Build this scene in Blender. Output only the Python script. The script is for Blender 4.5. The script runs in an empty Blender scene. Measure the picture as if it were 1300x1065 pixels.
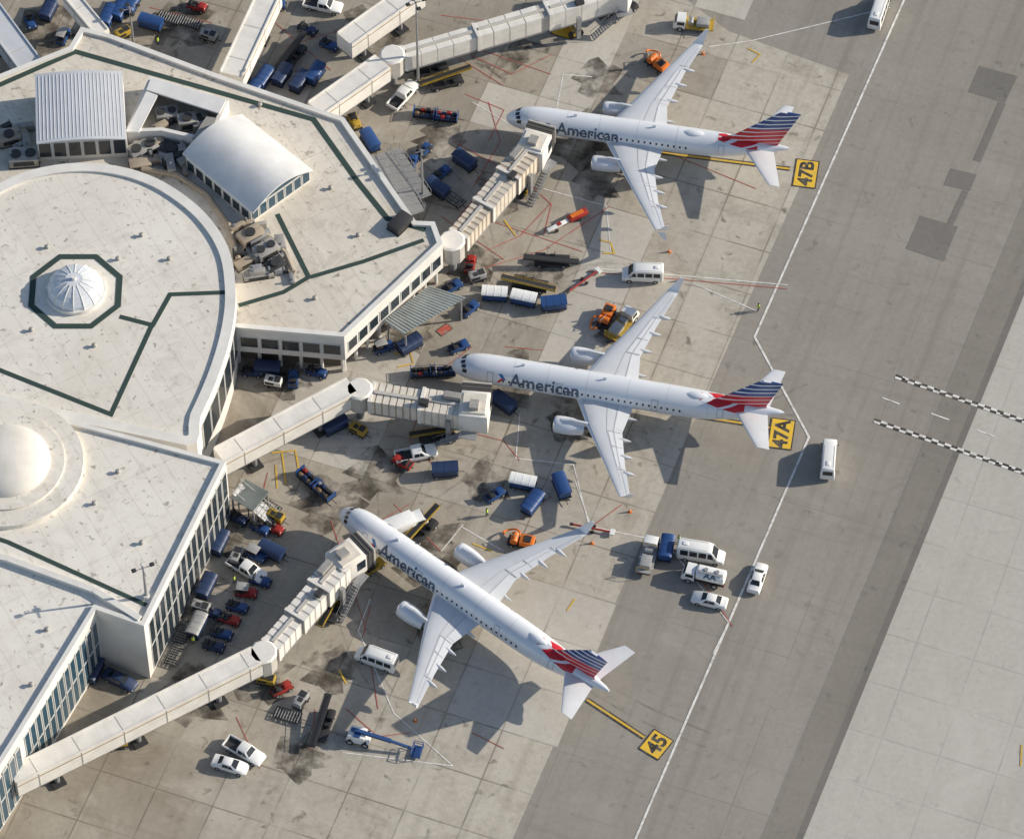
import bpy,bmesh,math,random
from mathutils import Vector,Matrix
random.seed(4)
S=bpy.context.scene; COL=S.collection
R=math.radians
EL=R(55);D=600.;F=5730.
sE,cE=math.sin(EL),math.cos(EL)
CAM=Vector((0,-D*cE,D*sE))
def P(px,py,z=0.):
    x=(px-650)/F;y=(532.5-py)/F
    d=Vector((x,cE+y*sE,-sE+y*cE))
    return CAM+d*((z-CAM.z)/d.z)
def hd(px,py,dx,dy):
    a=P(px,py);b=P(px+dx,py+dy);return math.atan2(b.y-a.y,b.x-a.x)
SUN_EL=R(24.5);SUN_AZ=R(9)
# ------------------------------------------------------------------ materials
class N:
    def __init__(s,name):
        s.m=bpy.data.materials.new(name);s.m.use_nodes=True
        s.nt=s.m.node_tree;s.b=s.nt.nodes['Principled BSDF']
    def new(s,t,**k):
        n=s.nt.nodes.new(t)
        for a,v in k.items(): setattr(n,a,v)
        return n
    def st(s,sock,v):
        if isinstance(v,bpy.types.NodeSocket): s.nt.links.new(v,sock)
        elif isinstance(v,(tuple,list)) and len(v)==3 and sock.type=='RGBA': sock.default_value=(*v,1)
        else: sock.default_value=v
    def ma(s,op,a,b=None,c=None,clamp=False):
        n=s.new('ShaderNodeMath',operation=op,use_clamp=clamp);s.st(n.inputs[0],a)
        if b is not None:s.st(n.inputs[1],b)
        if c is not None:s.st(n.inputs[2],c)
        return n.outputs[0]
    def mix(s,f,a,b,blend='MIX'):
        n=s.new('ShaderNodeMix',data_type='RGBA',blend_type=blend)
        s.st(n.inputs[0],f);s.st(n.inputs[6],a);s.st(n.inputs[7],b);return n.outputs[2]
    def pos(s): return s.new('ShaderNodeNewGeometry').outputs['Position']
    def obj(s): return s.new('ShaderNodeTexCoord').outputs['Object']
    def noise(s,vec,scale,det=4,rough=.6,dist=0):
        n=s.new('ShaderNodeTexNoise');s.st(n.inputs['Vector'],vec)
        n.inputs['Scale'].default_value=scale;n.inputs['Detail'].default_value=det
        n.inputs['Roughness'].default_value=rough;n.inputs['Distortion'].default_value=dist
        return n.outputs[0]
    def mr(s,v,a,b,c=0.,d=1.):
        n=s.new('ShaderNodeMapRange');s.st(n.inputs[0],v)
        for i,x in enumerate((a,b,c,d)): n.inputs[i+1].default_value=x
        return n.outputs[0]
    def dot(s,v,w):
        n=s.new('ShaderNodeVectorMath',operation='DOT_PRODUCT');s.st(n.inputs[0],v);n.inputs[1].default_value=w
        return n.outputs['Value']
    def comb(s,x,y,z=0.):
        n=s.new('ShaderNodeCombineXYZ');s.st(n.inputs[0],x);s.st(n.inputs[1],y);s.st(n.inputs[2],z);return n.outputs[0]
    def white(s,vec):
        n=s.new('ShaderNodeTexWhiteNoise',noise_dimensions='3D');s.st(n.inputs['Vector'],vec);return n.outputs['Value']
    def out(s,col,rough=.6,metal=0.):
        s.st(s.b.inputs['Base Color'],col);s.st(s.b.inputs['Roughness'],rough);s.st(s.b.inputs['Metallic'],metal);return s.m
def M(name,col,rough=.5,metal=0.,var=.25,scale=1.2):
    n=N(name);v=n.obj()
    f=n.mr(n.noise(v,scale,5,.65),.35,.75,0,var)
    dark=tuple(c*.45+.02 for c in col)
    return n.out(n.mix(f,col,dark),rough,metal)
UX=(.94,-.34,0);VX=(.34,.94,0)
def uv(u,v): return Vector((.94*u+.34*v,-.34*u+.94*v))
def pavement(name,base,light,dark,cell,jw,jdark,dirt=1.,streak=.0,grad=False,cellvar=.5):
    n=N(name);p=n.pos();u=n.dot(p,UX);v=n.dot(p,VX)
    uc=n.ma('DIVIDE',u,cell);vc=n.ma('DIVIDE',v,cell)
    def joint(c):
        f=n.ma('FRACT',c);return n.ma('MINIMUM',f,n.ma('SUBTRACT',1.,f))
    j=n.ma('MINIMUM',joint(uc),joint(vc))
    jm=n.mr(j,jw/cell*.35,jw/cell,1,0)
    jm=n.ma('MULTIPLY',jm,n.mr(n.noise(p,.11,3,.6),.35,.6,.1,1.))
    rnd=n.white(n.comb(n.ma('FLOOR',uc),n.ma('FLOOR',vc)))
    rnd2=n.white(n.comb(n.ma('FLOOR',n.ma('DIVIDE',uc,3.)),n.ma('FLOOR',n.ma('DIVIDE',vc,2.)),3.))
    k=n.ma('ADD',n.ma('MULTIPLY',rnd,.4),n.ma('MULTIPLY',rnd2,.6))
    col=n.mix(n.ma('MULTIPLY',k,cellvar),base,light)
    if grad:
        g0=n.mr(u,-2.,16.,0.,.75);col=n.mix(g0,col,light)
    big=n.noise(p,.03,6,.62,.4)
    thr=n.mr(big,.42,.68,0,.7*dirt)
    if grad:
        g=n.mr(u,-38.,10.,1.,.1);thr=n.ma('MULTIPLY',thr,n.ma('ADD',g,.25),clamp=True)
        thr=n.ma('ADD',thr,n.ma('MULTIPLY',g,.3),clamp=True)
    col=n.mix(thr,col,dark)
    med=n.noise(p,.16,7,.7,.6)
    col=n.mix(n.mr(med,.5,.72,0,.6*dirt),col,dark)
    fine=n.noise(p,1.3,5,.7)
    col=n.mix(n.mr(fine,.3,.72,.28,0.),col,tuple(c*.6 for c in dark))
    lit=n.noise(p,.07,5,.7,.8)
    col=n.mix(n.mr(lit,.52,.72,0,.55),col,light)
    if streak>0:
        sv=n.comb(n.ma('MULTIPLY',u,.55),n.ma('MULTIPLY',v,.018))
        col=n.mix(n.mr(n.noise(sv,1.,5,.6),.5,.75,0,streak),col,tuple(c*.74 for c in dark))
        s2=n.comb(n.ma('MULTIPLY',v,.6),n.ma('MULTIPLY',u,.03),5.)
        col=n.mix(n.mr(n.noise(s2,1.,4,.6),.56,.75,0,streak*.7),col,tuple(c*.75 for c in dark))
    sp=n.noise(p,.5,4,.55,.5)
    col=n.mix(n.mr(sp,.62,.74,0,.75*dirt),col,tuple(c*.42 for c in dark))
    sp2=n.noise(p,2.2,2,.5)
    col=n.mix(n.mr(sp2,.7,.76,0,.6*dirt),col,tuple(c*.35 for c in dark))
    col=n.mix(n.ma('MULTIPLY',jm,jdark),col,tuple(c*.5 for c in dark))
    return n.out(col,.9)
m_asph=pavement('taxilane_asphalt',(.325,.297,.256),(.375,.345,.302),(.25,.226,.193),23.,.12,.3,.6,.5,cellvar=.35)
m_apron=pavement('apron_concrete',(.455,.41,.338),(.585,.54,.462),(.25,.21,.157),7.6,.15,.65,1.,.3,True,.8)
m_ltconc=pavement('pale_concrete',(.51,.48,.43),(.56,.53,.48),(.42,.39,.345),7.6,.14,.36,.4,.2,cellvar=.5)
m_shoulder=pavement('shoulder_asphalt',(.265,.24,.206),(.3,.275,.24),(.205,.186,.16),30.,.1,.2,.6,.5,cellvar=.2)
m_patch=pavement('repair_asphalt',(.2,.187,.168),(.23,.215,.193),(.155,.144,.128),40.,.1,.0,.8,.2)
m_dim=pavement('stained_concrete',(.38,.342,.282),(.46,.423,.36),(.22,.187,.143),7.6,.14,.6,1.,.3,cellvar=.5)
m_bright=pavement('fresh_concrete',(.55,.51,.445),(.61,.57,.505),(.38,.343,.29),7.6,.14,.65,.6,.15,cellvar=.7)
def alphastain(name,col,lo,hi,amax,scale):
    n=N(name);p=n.pos()
    n.st(n.b.inputs['Alpha'],n.mr(n.noise(p,scale,5,.65),lo,hi,0,amax))
    return n.out(col,.9)
m_tyre=alphastain('tyre_rubber_stain',(.07,.062,.052),.4,.75,.26,.3)
m_oil=alphastain('oil_stain',(.06,.048,.034),.4,.66,.75,.28)
def paint(name,col,wear=.5):
    n=N(name);p=n.pos()
    f=n.mr(n.noise(p,1.1,6,.75),.45,.62,0,wear)
    return n.out(n.mix(f,col,(.3,.265,.215)),.8)
m_lw=paint('worn_white_line',(.80,.78,.74),.6);m_lr=paint('worn_red_line',(.46,.085,.06),.65)
m_ly=paint('worn_yellow_line',(.70,.44,.04),.4);m_lk=paint('black_line',(.035,.033,.03),.4);m_lyb=paint('yellow_board',(.82,.51,.035),.25)
m_lo=paint('orange_board',(.82,.45,.025),.2)
def roofmat(name,base,stain,amt=1.):
    n=N(name);p=n.pos()
    col=n.mix(n.mr(n.noise(p,.05,6,.65,.5),.4,.7,0,.65*amt),base,stain)
    col=n.mix(n.mr(n.noise(p,.4,6,.72,1.),.49,.71,0,.6*amt),col,tuple(c*.74 for c in stain))
    col=n.mix(n.mr(n.noise(p,1.1,4,.6,.4),.61,.69,0,.75*amt),col,(.2,.17,.135))
    w1=n.noise(n.comb(n.ma('MULTIPLY',n.dot(p,(.87,.5,0)),.5),n.ma('MULTIPLY',n.dot(p,(-.5,.87,0)),.05)),1.,5,.65)
    col=n.mix(n.mr(w1,.5,.72,0,.45*amt),col,stain)
    for ax,per in(((.87,.5,0),3.1),((-.5,.87,0),9.3)):
        u=n.ma('FRACT',n.ma('DIVIDE',n.dot(p,ax),per))
        col=n.mix(n.mr(n.ma('MINIMUM',u,n.ma('SUBTRACT',1.,u)),.0,.09/per,.34,0),col,tuple(c*.6 for c in stain))
    return n.out(col,.85)
m_roof=roofmat('cream_roof',(.745,.69,.60),(.53,.468,.378),1.);m_roof2=roofmat('white_roof',(.80,.76,.685),(.64,.585,.50),.9)
m_parapet=M('parapet_white',(.80,.772,.72),.7,0,.35,.3)
m_green=M('green_walkway',(.03,.062,.052),.8,0,.6,.5)
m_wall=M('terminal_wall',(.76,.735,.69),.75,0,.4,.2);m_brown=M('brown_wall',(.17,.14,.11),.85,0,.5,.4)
m_darkg=M('dark_glazing',(.025,.035,.045),.12,0,.1,.5);m_blueg=M('blue_glazing',(.03,.075,.115),.1,0,.3,.4)
m_frame=M('window_frame',(.6,.6,.58),.5,0,.1)
m_metalroof=M('ribbed_metal_roof',(.66,.67,.69),.4,.1,.25,.3);m_barrel=M('vault_roof',(.76,.75,.735),.55,0,.35,.3)
m_dome=M('skylight_panel',(.72,.75,.79),.3,.05,.3,.5);m_domew=M('white_dome',(.76,.72,.655),.8,0,.35,.3)
m_unit=M('unit_grey',(.40,.38,.35),.6,.1,.6,.8);m_duct=M('duct_tan',(.42,.345,.26),.7,0,.6,.8);m_dk=M('dark_metal',(.05,.05,.05),.6,.2,.3)
m_jb=M('bridge_cream',(.72,.635,.52),.65,0,.6,.6);m_jbw=M('bridge_white',(.84,.80,.735),.65,0,.4,.5);m_jbc=M('bridge_pale_cream',(.80,.735,.63),.65,0,.55,.6);m_jbt=M('bridge_tan',(.46,.37,.275),.7,0,.6,.6);m_jbg=M('bridge_grey',(.58,.545,.49),.65,0,.5,.6);m_bel=M('bellows',(.09,.085,.08),.9,0,.3)
m_steel=M('steel_grey',(.36,.365,.37),.5,.3,.5);m_canopy=M('corrugated_sheet',(.40,.43,.405),.5,.2,.8,.35)
W=M('white_body',(.84,.84,.82),.3,0,.18,1.);BL=M('blue_body',(.02,.07,.22),.45,0,.45,1.5);NV=M('navy_body',(.018,.04,.11),.5,0,.4)
RD=M('red_body',(.36,.028,.02),.45,0,.6,1.5);OR=M('orange_body',(.76,.19,.02),.45,0,.35,1.5);YE=M('yellow_body',(.50,.33,.035),.5,0,.7,1.5);DK=M('black_body',(.03,.03,.032),.55,0,.2)
GY=M('grey_body',(.38,.38,.375),.5,0,.55);RU=M('rubber',(.02,.02,.02),.85,0,.2);HUB=M('hub',(.55,.55,.55),.4,.4,.3);GL=M('vehicle_glass',(.02,.026,.032),.08,0,.0)
LT=M('lamp_lens',(.8,.78,.7),.2,0,0);TL=M('tail_lens',(.4,.02,.02),.3,0,0)
TAN=M('tan_bag',(.25,.16,.09),.8,0,.3)
m_air=M('aircraft_silver_white',(.79,.81,.845),.3,.1,.14,.22);m_wing=M('wing_grey',(.67,.685,.71),.4,.1,.22,.35);m_wingl=M('wing_pale',(.77,.78,.795),.38,.08,.2,.35);m_slat=M('slat_metal',(.82,.82,.825),.3,.4,.1)
m_lip=M('intake_metal',(.8,.8,.8),.2,.8,.05);m_title=M('title_ink',(.08,.115,.175),.4,0,0.);m_ared=M('emblem_red',(.55,.03,.03),.4,0,0);m_ablue=M('emblem_blue',(.03,.16,.42),.4,0,0)
m_joint=M('skin_joint_grey',(.55,.56,.575),.5,0,.1)
m_fan=M('fan_dark',(.04,.04,.045),.4,.4,.1);m_tit=M('exhaust_metal',(.25,.23,.21),.4,.7,.2)
def stripes(name,zmid,x0):
    n=N(name);o=n.obj();x=n.dot(o,(1,0,0));z=n.dot(o,(0,0,1))
    dx=n.ma('SUBTRACT',x,x0)
    q=n.ma('SUBTRACT',z,n.ma('MULTIPLY',dx,.2))
    f=n.ma('FRACT',n.ma('DIVIDE',q,.84))
    up=n.ma('GREATER_THAN',n.ma('ADD',q,n.ma('MULTIPLY',dx,.05)),zmid)
    wid=n.ma('ADD',n.mr(dx,-4.,2.,.6,.76),n.ma('MULTIPLY',n.ma('SUBTRACT',1.,up),.1))
    on=n.ma('LESS_THAN',f,wid)
    c=n.mix(up,(.58,.02,.03),(.025,.07,.25))
    return n.out(n.mix(on,(.80,.81,.845),c),.35)
# ------------------------------------------------------------------ mesh helper
class MB:
    def __init__(s): s.v=[];s.f=[];s.fm=[];s.mats=[]
    def mi(s,m):
        if m not in s.mats:s.mats.append(m)
        return s.mats.index(m)
    def face(s,pts,m):
        i=len(s.v);s.v+=[tuple(p) for p in pts];s.f.append(list(range(i,i+len(pts))));s.fm.append(s.mi(m));return s
    def box(s,x0,x1,y0,y1,z0,z1,m,mat=None,tx=0,ty=0):
        c=[(x0,y0,z0),(x1,y0,z0),(x1,y1,z0),(x0,y1,z0),(x0+tx,y0+ty,z1),(x1-tx,y0+ty,z1),(x1-tx,y1-ty,z1),(x0+tx,y1-ty,z1)]
        if mat is not None:c=[tuple(mat@Vector(p)) for p in c]
        i=len(s.v);s.v+=c;k=s.mi(m)
        for f in ((0,3,2,1),(4,5,6,7),(0,1,5,4),(1,2,6,5),(2,3,7,6),(3,0,4,7)):
            s.f.append([i+a for a in f]);s.fm.append(k)
        return s
    def prism(s,pts,z0,z1,ms,mt=None):
        n=len(pts);i=len(s.v);s.v+=[(p[0],p[1],z0) for p in pts]+[(p[0],p[1],z1) for p in pts]
        a=s.mi(ms);b=s.mi(mt or ms)
        for k in range(n):
            l=(k+1)%n;s.f.append([i+k,i+l,i+n+l,i+n+k]);s.fm.append(a)
        s.f.append([i+n+k for k in range(n)]);s.fm.append(b)
        s.f.append([i+n-1-k for k in range(n)]);s.fm.append(a);return s
    def ring(s,pts,inn,z0,z1,m):
        n=len(pts);k=s.mi(m);i=len(s.v)
        for q,z in ((pts,z0),(pts,z1),(inn,z1),(inn,z0)): s.v+=[(p[0],p[1],z) for p in q]
        for a in range(4):
            b=(a+1)%4
            for j in range(n):
                l=(j+1)%n;s.f.append([i+a*n+j,i+a*n+l,i+b*n+l,i+b*n+j]);s.fm.append(k)
        return s
    def loft(s,rings,m,c0=True,c1=True,closed=True):
        n=len(rings[0]);i=len(s.v)
        for r in rings:s.v+=[tuple(p) for p in r]
        for a in range(len(rings)-1):
            for j in range(n if closed else n-1):
                l=(j+1)%n;s.f.append([i+a*n+j,i+a*n+l,i+(a+1)*n+l,i+(a+1)*n+j])
                s.fm.append(s.mi(m(a,j) if callable(m) else m))
        mm=m(0,0) if callable(m) else m
        if c0:s.f.append([i+j for j in range(n)]);s.fm.append(s.mi(mm))
        if c1:s.f.append([i+(len(rings)-1)*n+j for j in range(n)]);s.fm.append(s.mi(mm))
        return s
    def tube(s,p0,p1,r0,m,n=8,r1=None,caps=True):
        p0=Vector(p0);p1=Vector(p1);d=(p1-p0).normalized();q=d.to_track_quat('Z','Y');r1=r0 if r1 is None else r1
        rr=[[p+q@Vector((math.cos(2*math.pi*k/n)*r,math.sin(2*math.pi*k/n)*r,0)) for k in range(n)] for p,r in((p0,r0),(p1,r1))]
        return s.loft(rr,m,caps,caps)
    def path(s,pts,r,m,n=6):
        for a,b in zip(pts,pts[1:]): s.tube(a,b,r,m,n)
        return s
    def build(s,name,parent=None,loc=None,rz=0.,smooth=35,bevel=0.,world=False):
        me=bpy.data.meshes.new(name);bm=bmesh.new()
        off=parent.location if (world and parent) else Vector((0,0,0))
        vs=[bm.verts.new(Vector(p)-off) for p in s.v]
        for f,k in zip(s.f,s.fm):
            if len(set(f))<3: continue
            try: bf=bm.faces.new([vs[i] for i in f]);bf.material_index=k
            except ValueError: pass
        bmesh.ops.remove_doubles(bm,verts=bm.verts,dist=2e-4)
        bmesh.ops.recalc_face_normals(bm,faces=bm.faces)
        if bevel>0:
            es=[e for e in bm.edges if len(e.link_faces)==2 and e.calc_face_angle(0)>R(35)]
            bmesh.ops.bevel(bm,geom=es,offset=bevel,segments=2,affect='EDGES',profile=.5,clamp_overlap=True)
        for f in bm.faces:f.smooth=True
        bm.to_mesh(me);bm.free()
        for m in s.mats:me.materials.append(m)
        me.set_sharp_from_angle(angle=R(smooth))
        o=bpy.data.objects.new(name,me);COL.objects.link(o)
        if parent:o.parent=parent
        if loc is not None:o.location=loc
        o.rotation_euler.z=rz
        return o
def tag(o,label,cat,group=None):
    o['label']=label;o['category']=cat
    if group:o['group']=group
    return o
def thing(name,label,cat,loc=(0,0,0),rz=0.,group=None):
    o=bpy.data.objects.new(name,None);COL.objects.link(o);o.location=loc;o.rotation_euler.z=rz;o.empty_display_size=.5
    return tag(o,label,cat,group)
def struct(name,mb):
    o=mb.build(name);o['kind']='structure';return o
def copytree(o,parent=None):
    c=o.copy();COL.objects.link(c);c.parent=parent
    for ch in [x for x in o.children]: copytree(ch,c)
    return c
def ccw(pts):
    a=sum(p[0]*q[1]-q[0]*p[1] for p,q in zip(pts,pts[1:]+pts[:1]));return pts if a>0 else pts[::-1]
def inset(pts,d):
    n=len(pts);o=[]
    for i in range(n):
        p=Vector(pts[i][:2]);a=(p-Vector(pts[i-1][:2])).normalized();b=(Vector(pts[(i+1)%n][:2])-p).normalized()
        na=Vector((-a.y,a.x));nb=Vector((-b.y,b.x));m=(na+nb)
        m=m/max(.35,m.dot(na)) if m.length>1e-4 else na
        o.append(p+m*d)
    return o
def PX(l,z=0.): return [P(x,y,z) for x,y in l]
def strip(mb,pts,w,z,m,closed=False):
    pts=[Vector((p[0],p[1])) for p in pts];n=len(pts);L=[];Rr=[]
    for i in range(n):
        a=(pts[i]-pts[i-1]).normalized() if (i>0 or closed) else None
        b=(pts[(i+1)%n]-pts[i]).normalized() if (i<n-1 or closed) else None
        a=a or b;b=b or a
        na=Vector((-a.y,a.x));nb=Vector((-b.y,b.x));mm=na+nb;mm=mm/max(.4,mm.dot(na))
        L.append(pts[i]+mm*w/2);Rr.append(pts[i]-mm*w/2)
    for i in range(n if closed else n-1):
        j=(i+1)%n
        mb.face([(*Rr[i],z),(*Rr[j],z),(*L[j],z),(*L[i],z)],m)
def dashes(mb,pts,w,z,m,dash,gap,off=0.):
    for a,b in zip(pts,pts[1:]):
        a=Vector(a[:2]);b=Vector(b[:2]);d=b-a;l=d.length;d.normalize();t=off
        while t<l:
            strip(mb,[a+d*t,a+d*min(l,t+dash)],w,z,m);t+=dash+gap
# ------------------------------------------------------------------ ground
mb=MB();mb.face([(-2500,-2500,0),(2500,-2500,0),(2500,2500,0),(-2500,2500,0)],m_asph);struct('ground',mb)
mb=MB();mb.face([(*p.xy,.012) for p in PX([(-900,-700),(480,-700),(790,-60),(925,40),(1078,95),(1030,204),(940,404),(830,653),(690,975),(600,1180),(-900,1180)])],m_apron);struct('apron',mb)
e0=P(1312,345);e1=P(1056,975);d=(e1-e0).normalized()
A=e0-d*400;B=e1+d*400;nrm=Vector((-d.y,d.x,0))
if nrm.x<0:nrm=-nrm
mb=MB();mb.face([(*p.xy,.012) for p in (A,B,B+nrm*400,A+nrm*400)],m_ltconc);struct('taxiway',mb)
mb=MB();mb.face([(*p.xy,.012) for p in (A-nrm*5.,B-nrm*5.,B-nrm*.01,A-nrm*.01)],m_shoulder);mb.face([(*p.xy,.016) for p in (A-nrm*.9,B-nrm*.9,B-nrm*.02,A-nrm*.02)],m_patch);struct('road_shoulder',mb)
mb=MB()
for q in ([(1168,274),(1216,288),(1198,332),(1150,316)],[(1243,84),(1292,97),(1276,131),(1229,117)],[(1207,214),(1240,222),(1231,243),(1198,235)]):
    mb.face([(*p.xy,.02) for p in PX(q)],m_patch)
strip(mb,PX([(1272,131),(1240,205)]),1.1,.021,m_patch);strip(mb,PX([(1226,243),(1206,285)]),.9,.021,m_patch)
struct('pavement_patch',mb)
C=7.6;ms,mbr=MB(),MB()
rr=random.Random(11);used=set()
for k in range(46):
    iu=rr.randint(-7,1);iv=rr.randint(-7,10);du=rr.choice((1,1,2));dv=rr.choice((1,2,2,3))
    cells={(a,b) for a in range(iu,min(iu+du,3)) for b in range(iv,iv+dv)}
    if cells&used: continue
    used|=cells;u0,u1=iu*C,min((iu+du)*C,22.6);v0,v1=iv*C,(iv+dv)*C
    tgt=(ms,m_dim) if (rr.random()<.6 and iu<0) else (mbr,m_bright)
    tgt[0].face([(*uv(a,b),.016) for a,b in((u0,v0),(u1,v0),(u1,v1),(u0,v1))],tgt[1])
struct('stained_pavement',ms);struct('replaced_pavement',mbr)
mb=MB()
def curve(pts,n=10):
    o=[];pts=[Vector(p) for p in pts]
    for i in range(len(pts)-1):
        p0,p1,p2,p3=[pts[max(0,min(len(pts)-1,i+k))] for k in(-1,0,1,2)]
        for s_ in range(n):
            t=s_/n;o.append(.5*((2*p1)+(p2-p0)*t+(2*p0-5*p1+4*p2-p3)*t*t+(3*p1-p0-3*p2+p3)*t**3))
    return o+[pts[-1]]
z=.0205
for l in ([(1020,480),(900,520),(700,500)],[(980,205),(800,182)],[(900,940),(780,885),(600,760)],[(600,300),(660,420),(650,560),(560,640)],[(520,180),(600,260),(640,350),(780,340)],[(420,560),(470,640),(440,780),(500,900)],[(700,110),(820,70),(900,60)],[(330,580),(420,560),(560,570),(700,600)],[(640,430),(760,345),(960,370)]):
    c=curve(PX(l))
    for o_ in(-1.1,1.1):
        cc=[]
        for i,p in enumerate(c):
            t=(c[min(i+1,len(c)-1)]-c[max(i-1,0)]);t.z=0;t.normalize();cc.append(p+Vector((-t.y,t.x,0))*o_)
        strip(mb,cc,.34,z,m_tyre);z+=.0006
struct('tyre_marks',mb)
mb=MB();z=.0325
for px,py,r_ in ((735,175,9),(760,230,6),(650,480,8),(735,520,7),(720,545,4),(540,700,9),(560,800,6),(480,600,7),(420,640,8),(600,340,6),(640,240,7),(330,860,7),(420,850,6),(250,880,8),(560,180,6),(640,60,9),(300,680,6),(690,350,5),(760,100,6),(520,420,6),(240,790,6),(360,480,6),(470,40,8),(230,30,8),(60,40,8),(380,960,6),(780,420,5),(620,610,6)):
    c=P(px,py);k=16;ph=rr.uniform(0,6)
    mb.face([(c.x+math.cos(2*math.pi*i/k)*r_*.55*(1+.35*math.sin(3*i+ph)),c.y+math.sin(2*math.pi*i/k)*r_*.55*(1+.3*math.cos(2*i+ph)),z) for i in range(k)],m_oil);z+=.0002
struct('oil_stains',mb)
# markings
ZM=.04
mb=MB()
strip(mb,PX([(1160,-28),(1148,0),(958,428),(1027,555),(845,975),(800,1080)]),.3,ZM,m_lw)
k_=0
for l in ([(955,52),(1130,10)],[(706,142),(715,95),(752,98)],[(745,340),(1000,362)],[(660,525),(655,582),(728,590),(748,668),(845,688),(925,790),(905,830)],[(585,668),(640,700)],[(560,700),(588,666)],[(690,240),(770,262),(775,318)],[(435,955),(575,972)],[(880,360),(960,395)],[(730,610),(750,668)],[(470,760),(455,800),(500,905),(575,972)],[(900,60),(955,52)],[(600,130),(650,160)]):
    w=PX(l);k_+=1;strip(mb,w,.15,ZM+.0004*k_,m_lw)
for a,b in (((1120,505),(1142,513)),((1182,525),(1205,533)),((1240,546),(1262,554))): strip(mb,PX([a,b]),.2,ZM,m_lw)
struct('white_line_marking',mb)
mb=MB();k_=0
for l in ([(600,345),(690,318),(775,262)],[(560,275),(640,330)],[(620,280),(740,320)],[(640,205),(700,260),(690,300)],[(575,60),(650,95),(700,70)],[(560,470),(600,440)],[(470,770),(460,810)],[(420,660),(465,800)],[(400,900),(395,950)],[(745,345),(1000,367)],[(700,258),(660,300),(615,320)],[(590,120),(640,140),(620,180)],[(640,440),(690,445)],[(500,640),(560,700)],[(390,740),(385,800)],[(300,910),(330,975)],[(660,585),(640,560),(560,540)],[(700,630),(660,660)],[(190,10),(270,30)],[(560,20),(640,30)],[(430,690),(520,640)],[(860,690),(930,795)],[(850,195),(960,240)],[(440,900),(480,935),(520,930)],[(620,130),(635,180),(600,240)],[(350,30),(420,90)],[(360,60),(430,40)],[(470,840),(480,900)],[(340,600),(330,640)],[(540,500),(520,560),(560,600)],[(600,60),(700,95)],[(640,110),(560,60)],[(575,180),(640,215)],[(620,230),(580,280)],[(790,640),(752,668)],[(600,930),(640,950)]):
    k_+=1;strip(mb,PX(l),.12,ZM+.008+.0002*k_,m_lr)
struct('red_line_marking',mb)
mb=MB()
for l in ([(830,193),(1003,215)],[(780,512),(978,543)],[(745,888),(818,936)]):
    w=PX(l);strip(mb,w,.72,ZM+.018,m_lk);strip(mb,w,.3,ZM+.022,m_ly)
for l in ([(345,575),(375,572),(380,600)],[(350,590),(352,620)],[(500,450),(520,445),(525,462),(505,466)],[(430,850),(440,868)],[(760,305),(775,308),(780,322),(765,322)],[(950,62),(965,70),(955,80)],[(850,95),(855,120)],[(358,575),(363,615)],[(600,690),(625,700)],[(1297,945),(1296,972)],[(640,280),(655,300)],[(730,760),(720,775)]):
    strip(mb,PX(l),.22,ZM+.026,m_ly)
struct('yellow_line_marking',mb)
mb=MB()
for a,b in (((1137,478),(1340,549)),((1110,534),(1340,614))):
    pa,pb=P(*a),P(*b);strip(mb,[pa,pb],.74,ZM,m_lk)
    dd=(pb-pa).normalized();nn=Vector((-dd.y,dd.x,0))
    for s_ in (0,1):
        o=nn*(.18 if s_ else -.18);dashes(mb,[pa+o,pb+o],.36,ZM+.006,m_lw,.9,.9,.9*s_)
struct('roadway_edge_marking',mb)
def textbm(s,width=None,height=None,off=.01):
    c=bpy.data.curves.new('lettering','FONT');c.body=s;c.offset=off;c.resolution_u=3
    o=bpy.data.objects.new('lettering',c);COL.objects.link(o);bpy.context.view_layer.update()
    me=bpy.data.meshes.new_from_object(o.evaluated_get(bpy.context.evaluated_depsgraph_get()))
    bpy.data.objects.remove(o);bpy.data.curves.remove(c)
    bm=bmesh.new();bm.from_mesh(me);bpy.data.meshes.remove(me)
    xs=[v.co.x for v in bm.verts];ys=[v.co.y for v in bm.verts]
    k=width/(max(xs)-min(xs)) if width else height/(max(ys)-min(ys));x0=min(xs);y0=min(ys)
    for v in bm.verts:v.co=Vector(((v.co.x-x0)*k,(v.co.y-y0)*k,0))
    bmesh.ops.triangulate(bm,faces=bm.faces);return bm
def ground_board(txt,px,py,run,L,H,th,mfill,border=.35):
    c=P(px,py);r=(P(px+run[0],py+run[1])-c).normalized();u=Vector((-r.y,r.x,0))
    mb=MB()
    def rect(l,h,z,m): mb.face([(*(c+r*a*l/2+u*b*h/2).xy,z) for a,b in((-1,-1),(1,-1),(1,1),(-1,1))],m)
    rect(L,H,ZM+.032,m_lk);rect(L-border,H-border,ZM+.038,mfill)
    if txt:
        bm=textbm(txt,height=th,off=.035)
        w=max(v.co.x for v in bm.verts)
        for f in bm.faces: mb.face([(*(c+r*(v.co.x-w/2)+u*(v.co.y-th/2)).xy,ZM+.046) for v in f.verts],m_lk)
        bm.free()
    return mb
for txt,px,py,run in (('47B',1023,221,(6,-38)),('47A',992,551,(6,-38)),('45',833,945,(22,-27))):
    struct('stand_number_marking',ground_board(txt,px,py,run,4.9 if len(txt)==3 else 3.6,3.3 if len(txt)==3 else 3.1,2.1,m_lyb))
struct('painted_board_marking',ground_board('',716,41,(30,9),3.3,2.1,0,m_lo,.3))
mb=ground_board('',564,419,(20,-14),2.0,1.3,0,m_lr,.2);struct('red_board_marking',mb)
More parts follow.
